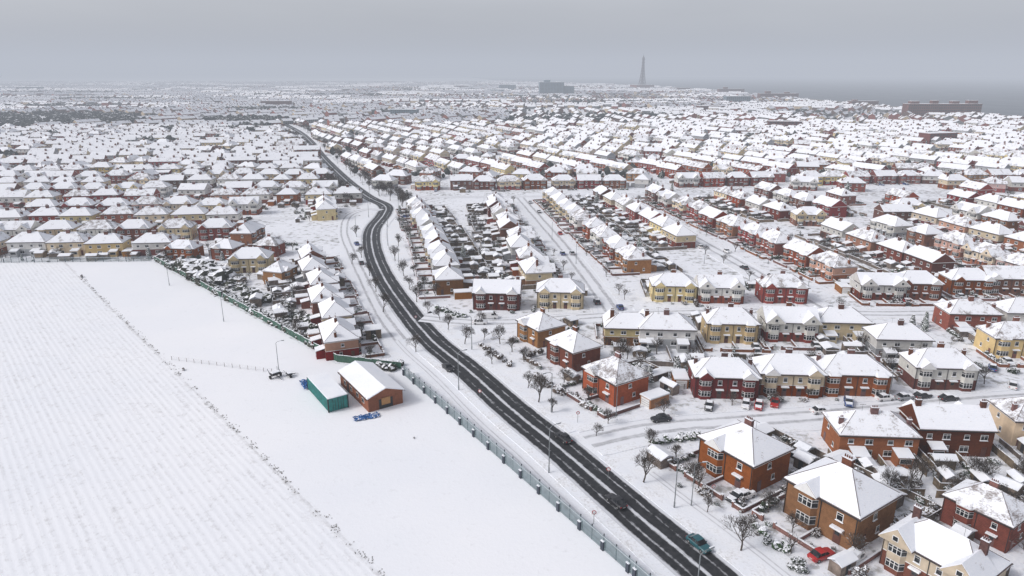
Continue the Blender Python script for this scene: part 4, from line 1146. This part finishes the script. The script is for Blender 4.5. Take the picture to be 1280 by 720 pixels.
hedge([G(985, 600), G(1020, 590)], .6, 1.6, 1.5, 'hedge', M_shrub, 16); hedge([G(1110, 660), G(1175, 640)], .7, 1.7, 1.5, 'hedge', M_shrubb, 17); hedge([G(1200, 620), G(1280, 660)], .8, 1.9, 1.5, 'hedge', M_shrubb, 18)
hedge([G(545, 385), G(580, 398)], .6, 1.5, 1.2, 'hedge', M_shrub, 19); hedge([G(600, 432), G(640, 458)], .6, 1.3, 1.1, 'hedge', M_shrubb, 20)
for i in range(520):
    u, v = R.uniform(640, 1290), R.uniform(400, 715)
    if v < 530 and R.random() < .45: continue
    if u < 800 and v > 510: continue
    p = G(u, v)
    if roaddist(p) < 7 or not occ_ok(p[0], p[1], 1.2) or inpoly(p, fieldpoly): continue
    k = R.random()
    if k < .76: put('shrub', R.choice(SHR), p[0], p[1], -.15, R.random()*6, R.uniform(.35, .95))
    elif k < .86 and occ_ok(p[0], p[1], 3): put('garden_shed', SHED, p[0], p[1], 0, .5+R.choice((0, PI/2)), (R.uniform(.8, 1.4), R.uniform(.8, 1.6), 1)); occ_add(p[0], p[1], 2.5)
    elif k > .86: put('bare_tree', R.choice(TREES_S), p[0], p[1], 0, R.random()*6, R.uniform(.5, 1.0))

# ------------------------------------------------------------------ haze, world, light, camera
hz = MB(); hz.box(-16000, 16000, -1500, 17000, -2, 330, 0)
mh = bpy.data.materials.new('glowing_haze'); mh.use_nodes = True; nt = mh.node_tree; nt.nodes.clear()
out = nt.nodes.new('ShaderNodeOutputMaterial'); ab = nt.nodes.new('ShaderNodeVolumeAbsorption'); em = nt.nodes.new('ShaderNodeEmission'); ad = nt.nodes.new('ShaderNodeAddShader')
SIG = .00031
ab.inputs['Color'].default_value = (0, 0, 0, 1); ab.inputs['Density'].default_value = SIG
em.inputs['Color'].default_value = (.49, .525, .60, 1); em.inputs['Strength'].default_value = SIG  # even self-glow of the volume stands in for daylight scattered by haze
nt.links.new(ab.outputs[0], ad.inputs[0]); nt.links.new(em.outputs[0], ad.inputs[1]); nt.links.new(ad.outputs[0], out.inputs['Volume'])
put('haze', hz.mesh('haze', [mh]))

SUN_EL, SUN_AZ = math.radians(40), math.radians(-108)
w = bpy.data.worlds.new('World'); scene.world = w; w.use_nodes = True; nt = w.node_tree
bg = nt.nodes['Background']
sky = nt.nodes.new('ShaderNodeTexSky'); sky.sky_type = 'NISHITA'; sky.sun_disc = False; sky.sun_elevation = SUN_EL; sky.sun_rotation = SUN_AZ
sky.air_density = 1.0; sky.dust_density = 3.0
hs = nt.nodes.new('ShaderNodeHueSaturation'); hs.inputs['Saturation'].default_value = .26; nt.links.new(sky.outputs[0], hs.inputs['Color'])
tc = nt.nodes.new('ShaderNodeTexCoord')
nz = noise(nt, mapping(nt, tc.outputs['Generated'], (1, 1, 4)), 1.6, 5, .55)
cl = mix(nt, 1.0, hs.outputs[0], ramp(nt, nz, [(.3, (.86, .85, .87)), (.7, (1.16, 1.14, 1.15))]), 'MULTIPLY')
sxw = nt.nodes.new('ShaderNodeSeparateXYZ'); nt.links.new(tc.outputs['Generated'], sxw.inputs[0])
cl = mix(nt, 1.0, cl, ramp(nt, math_(nt, 'MULTIPLY_ADD', sxw.outputs[0], .5, .5), [(.15, (1.12, 1.11, 1.12)), (.85, (.92, .91, .93))]), 'MULTIPLY')
nt.links.new(cl, bg.inputs['Color']); bg.inputs['Strength'].default_value = .15
sl = bpy.data.lights.new('sun', 'SUN'); sl.energy = 1.5; sl.angle = math.radians(12); sl.color = (1, .975, .94)
so = bpy.data.objects.new('sun', sl); scene.collection.objects.link(so)
dirv = Vector((math.sin(SUN_AZ)*math.cos(SUN_EL), math.cos(SUN_AZ)*math.cos(SUN_EL), math.sin(SUN_EL)))
so.rotation_euler = dirv.to_track_quat('Z', 'Y').to_euler()
cam = bpy.data.cameras.new('camera'); cam.lens = 24; cam.sensor_width = 36; cam.clip_start = .5; cam.clip_end = 60000
co = bpy.data.objects.new('camera', cam); scene.collection.objects.link(co); co.location = (0, 0, H); co.rotation_euler = (PI/2-PITCH, 0, 0)
scene.camera = co
scene.view_settings.view_transform = 'Standard'; scene.view_settings.look = 'None'; scene.view_settings.exposure = 0
print('objects', len(bpy.data.objects), 'far faces', len(fb.f))
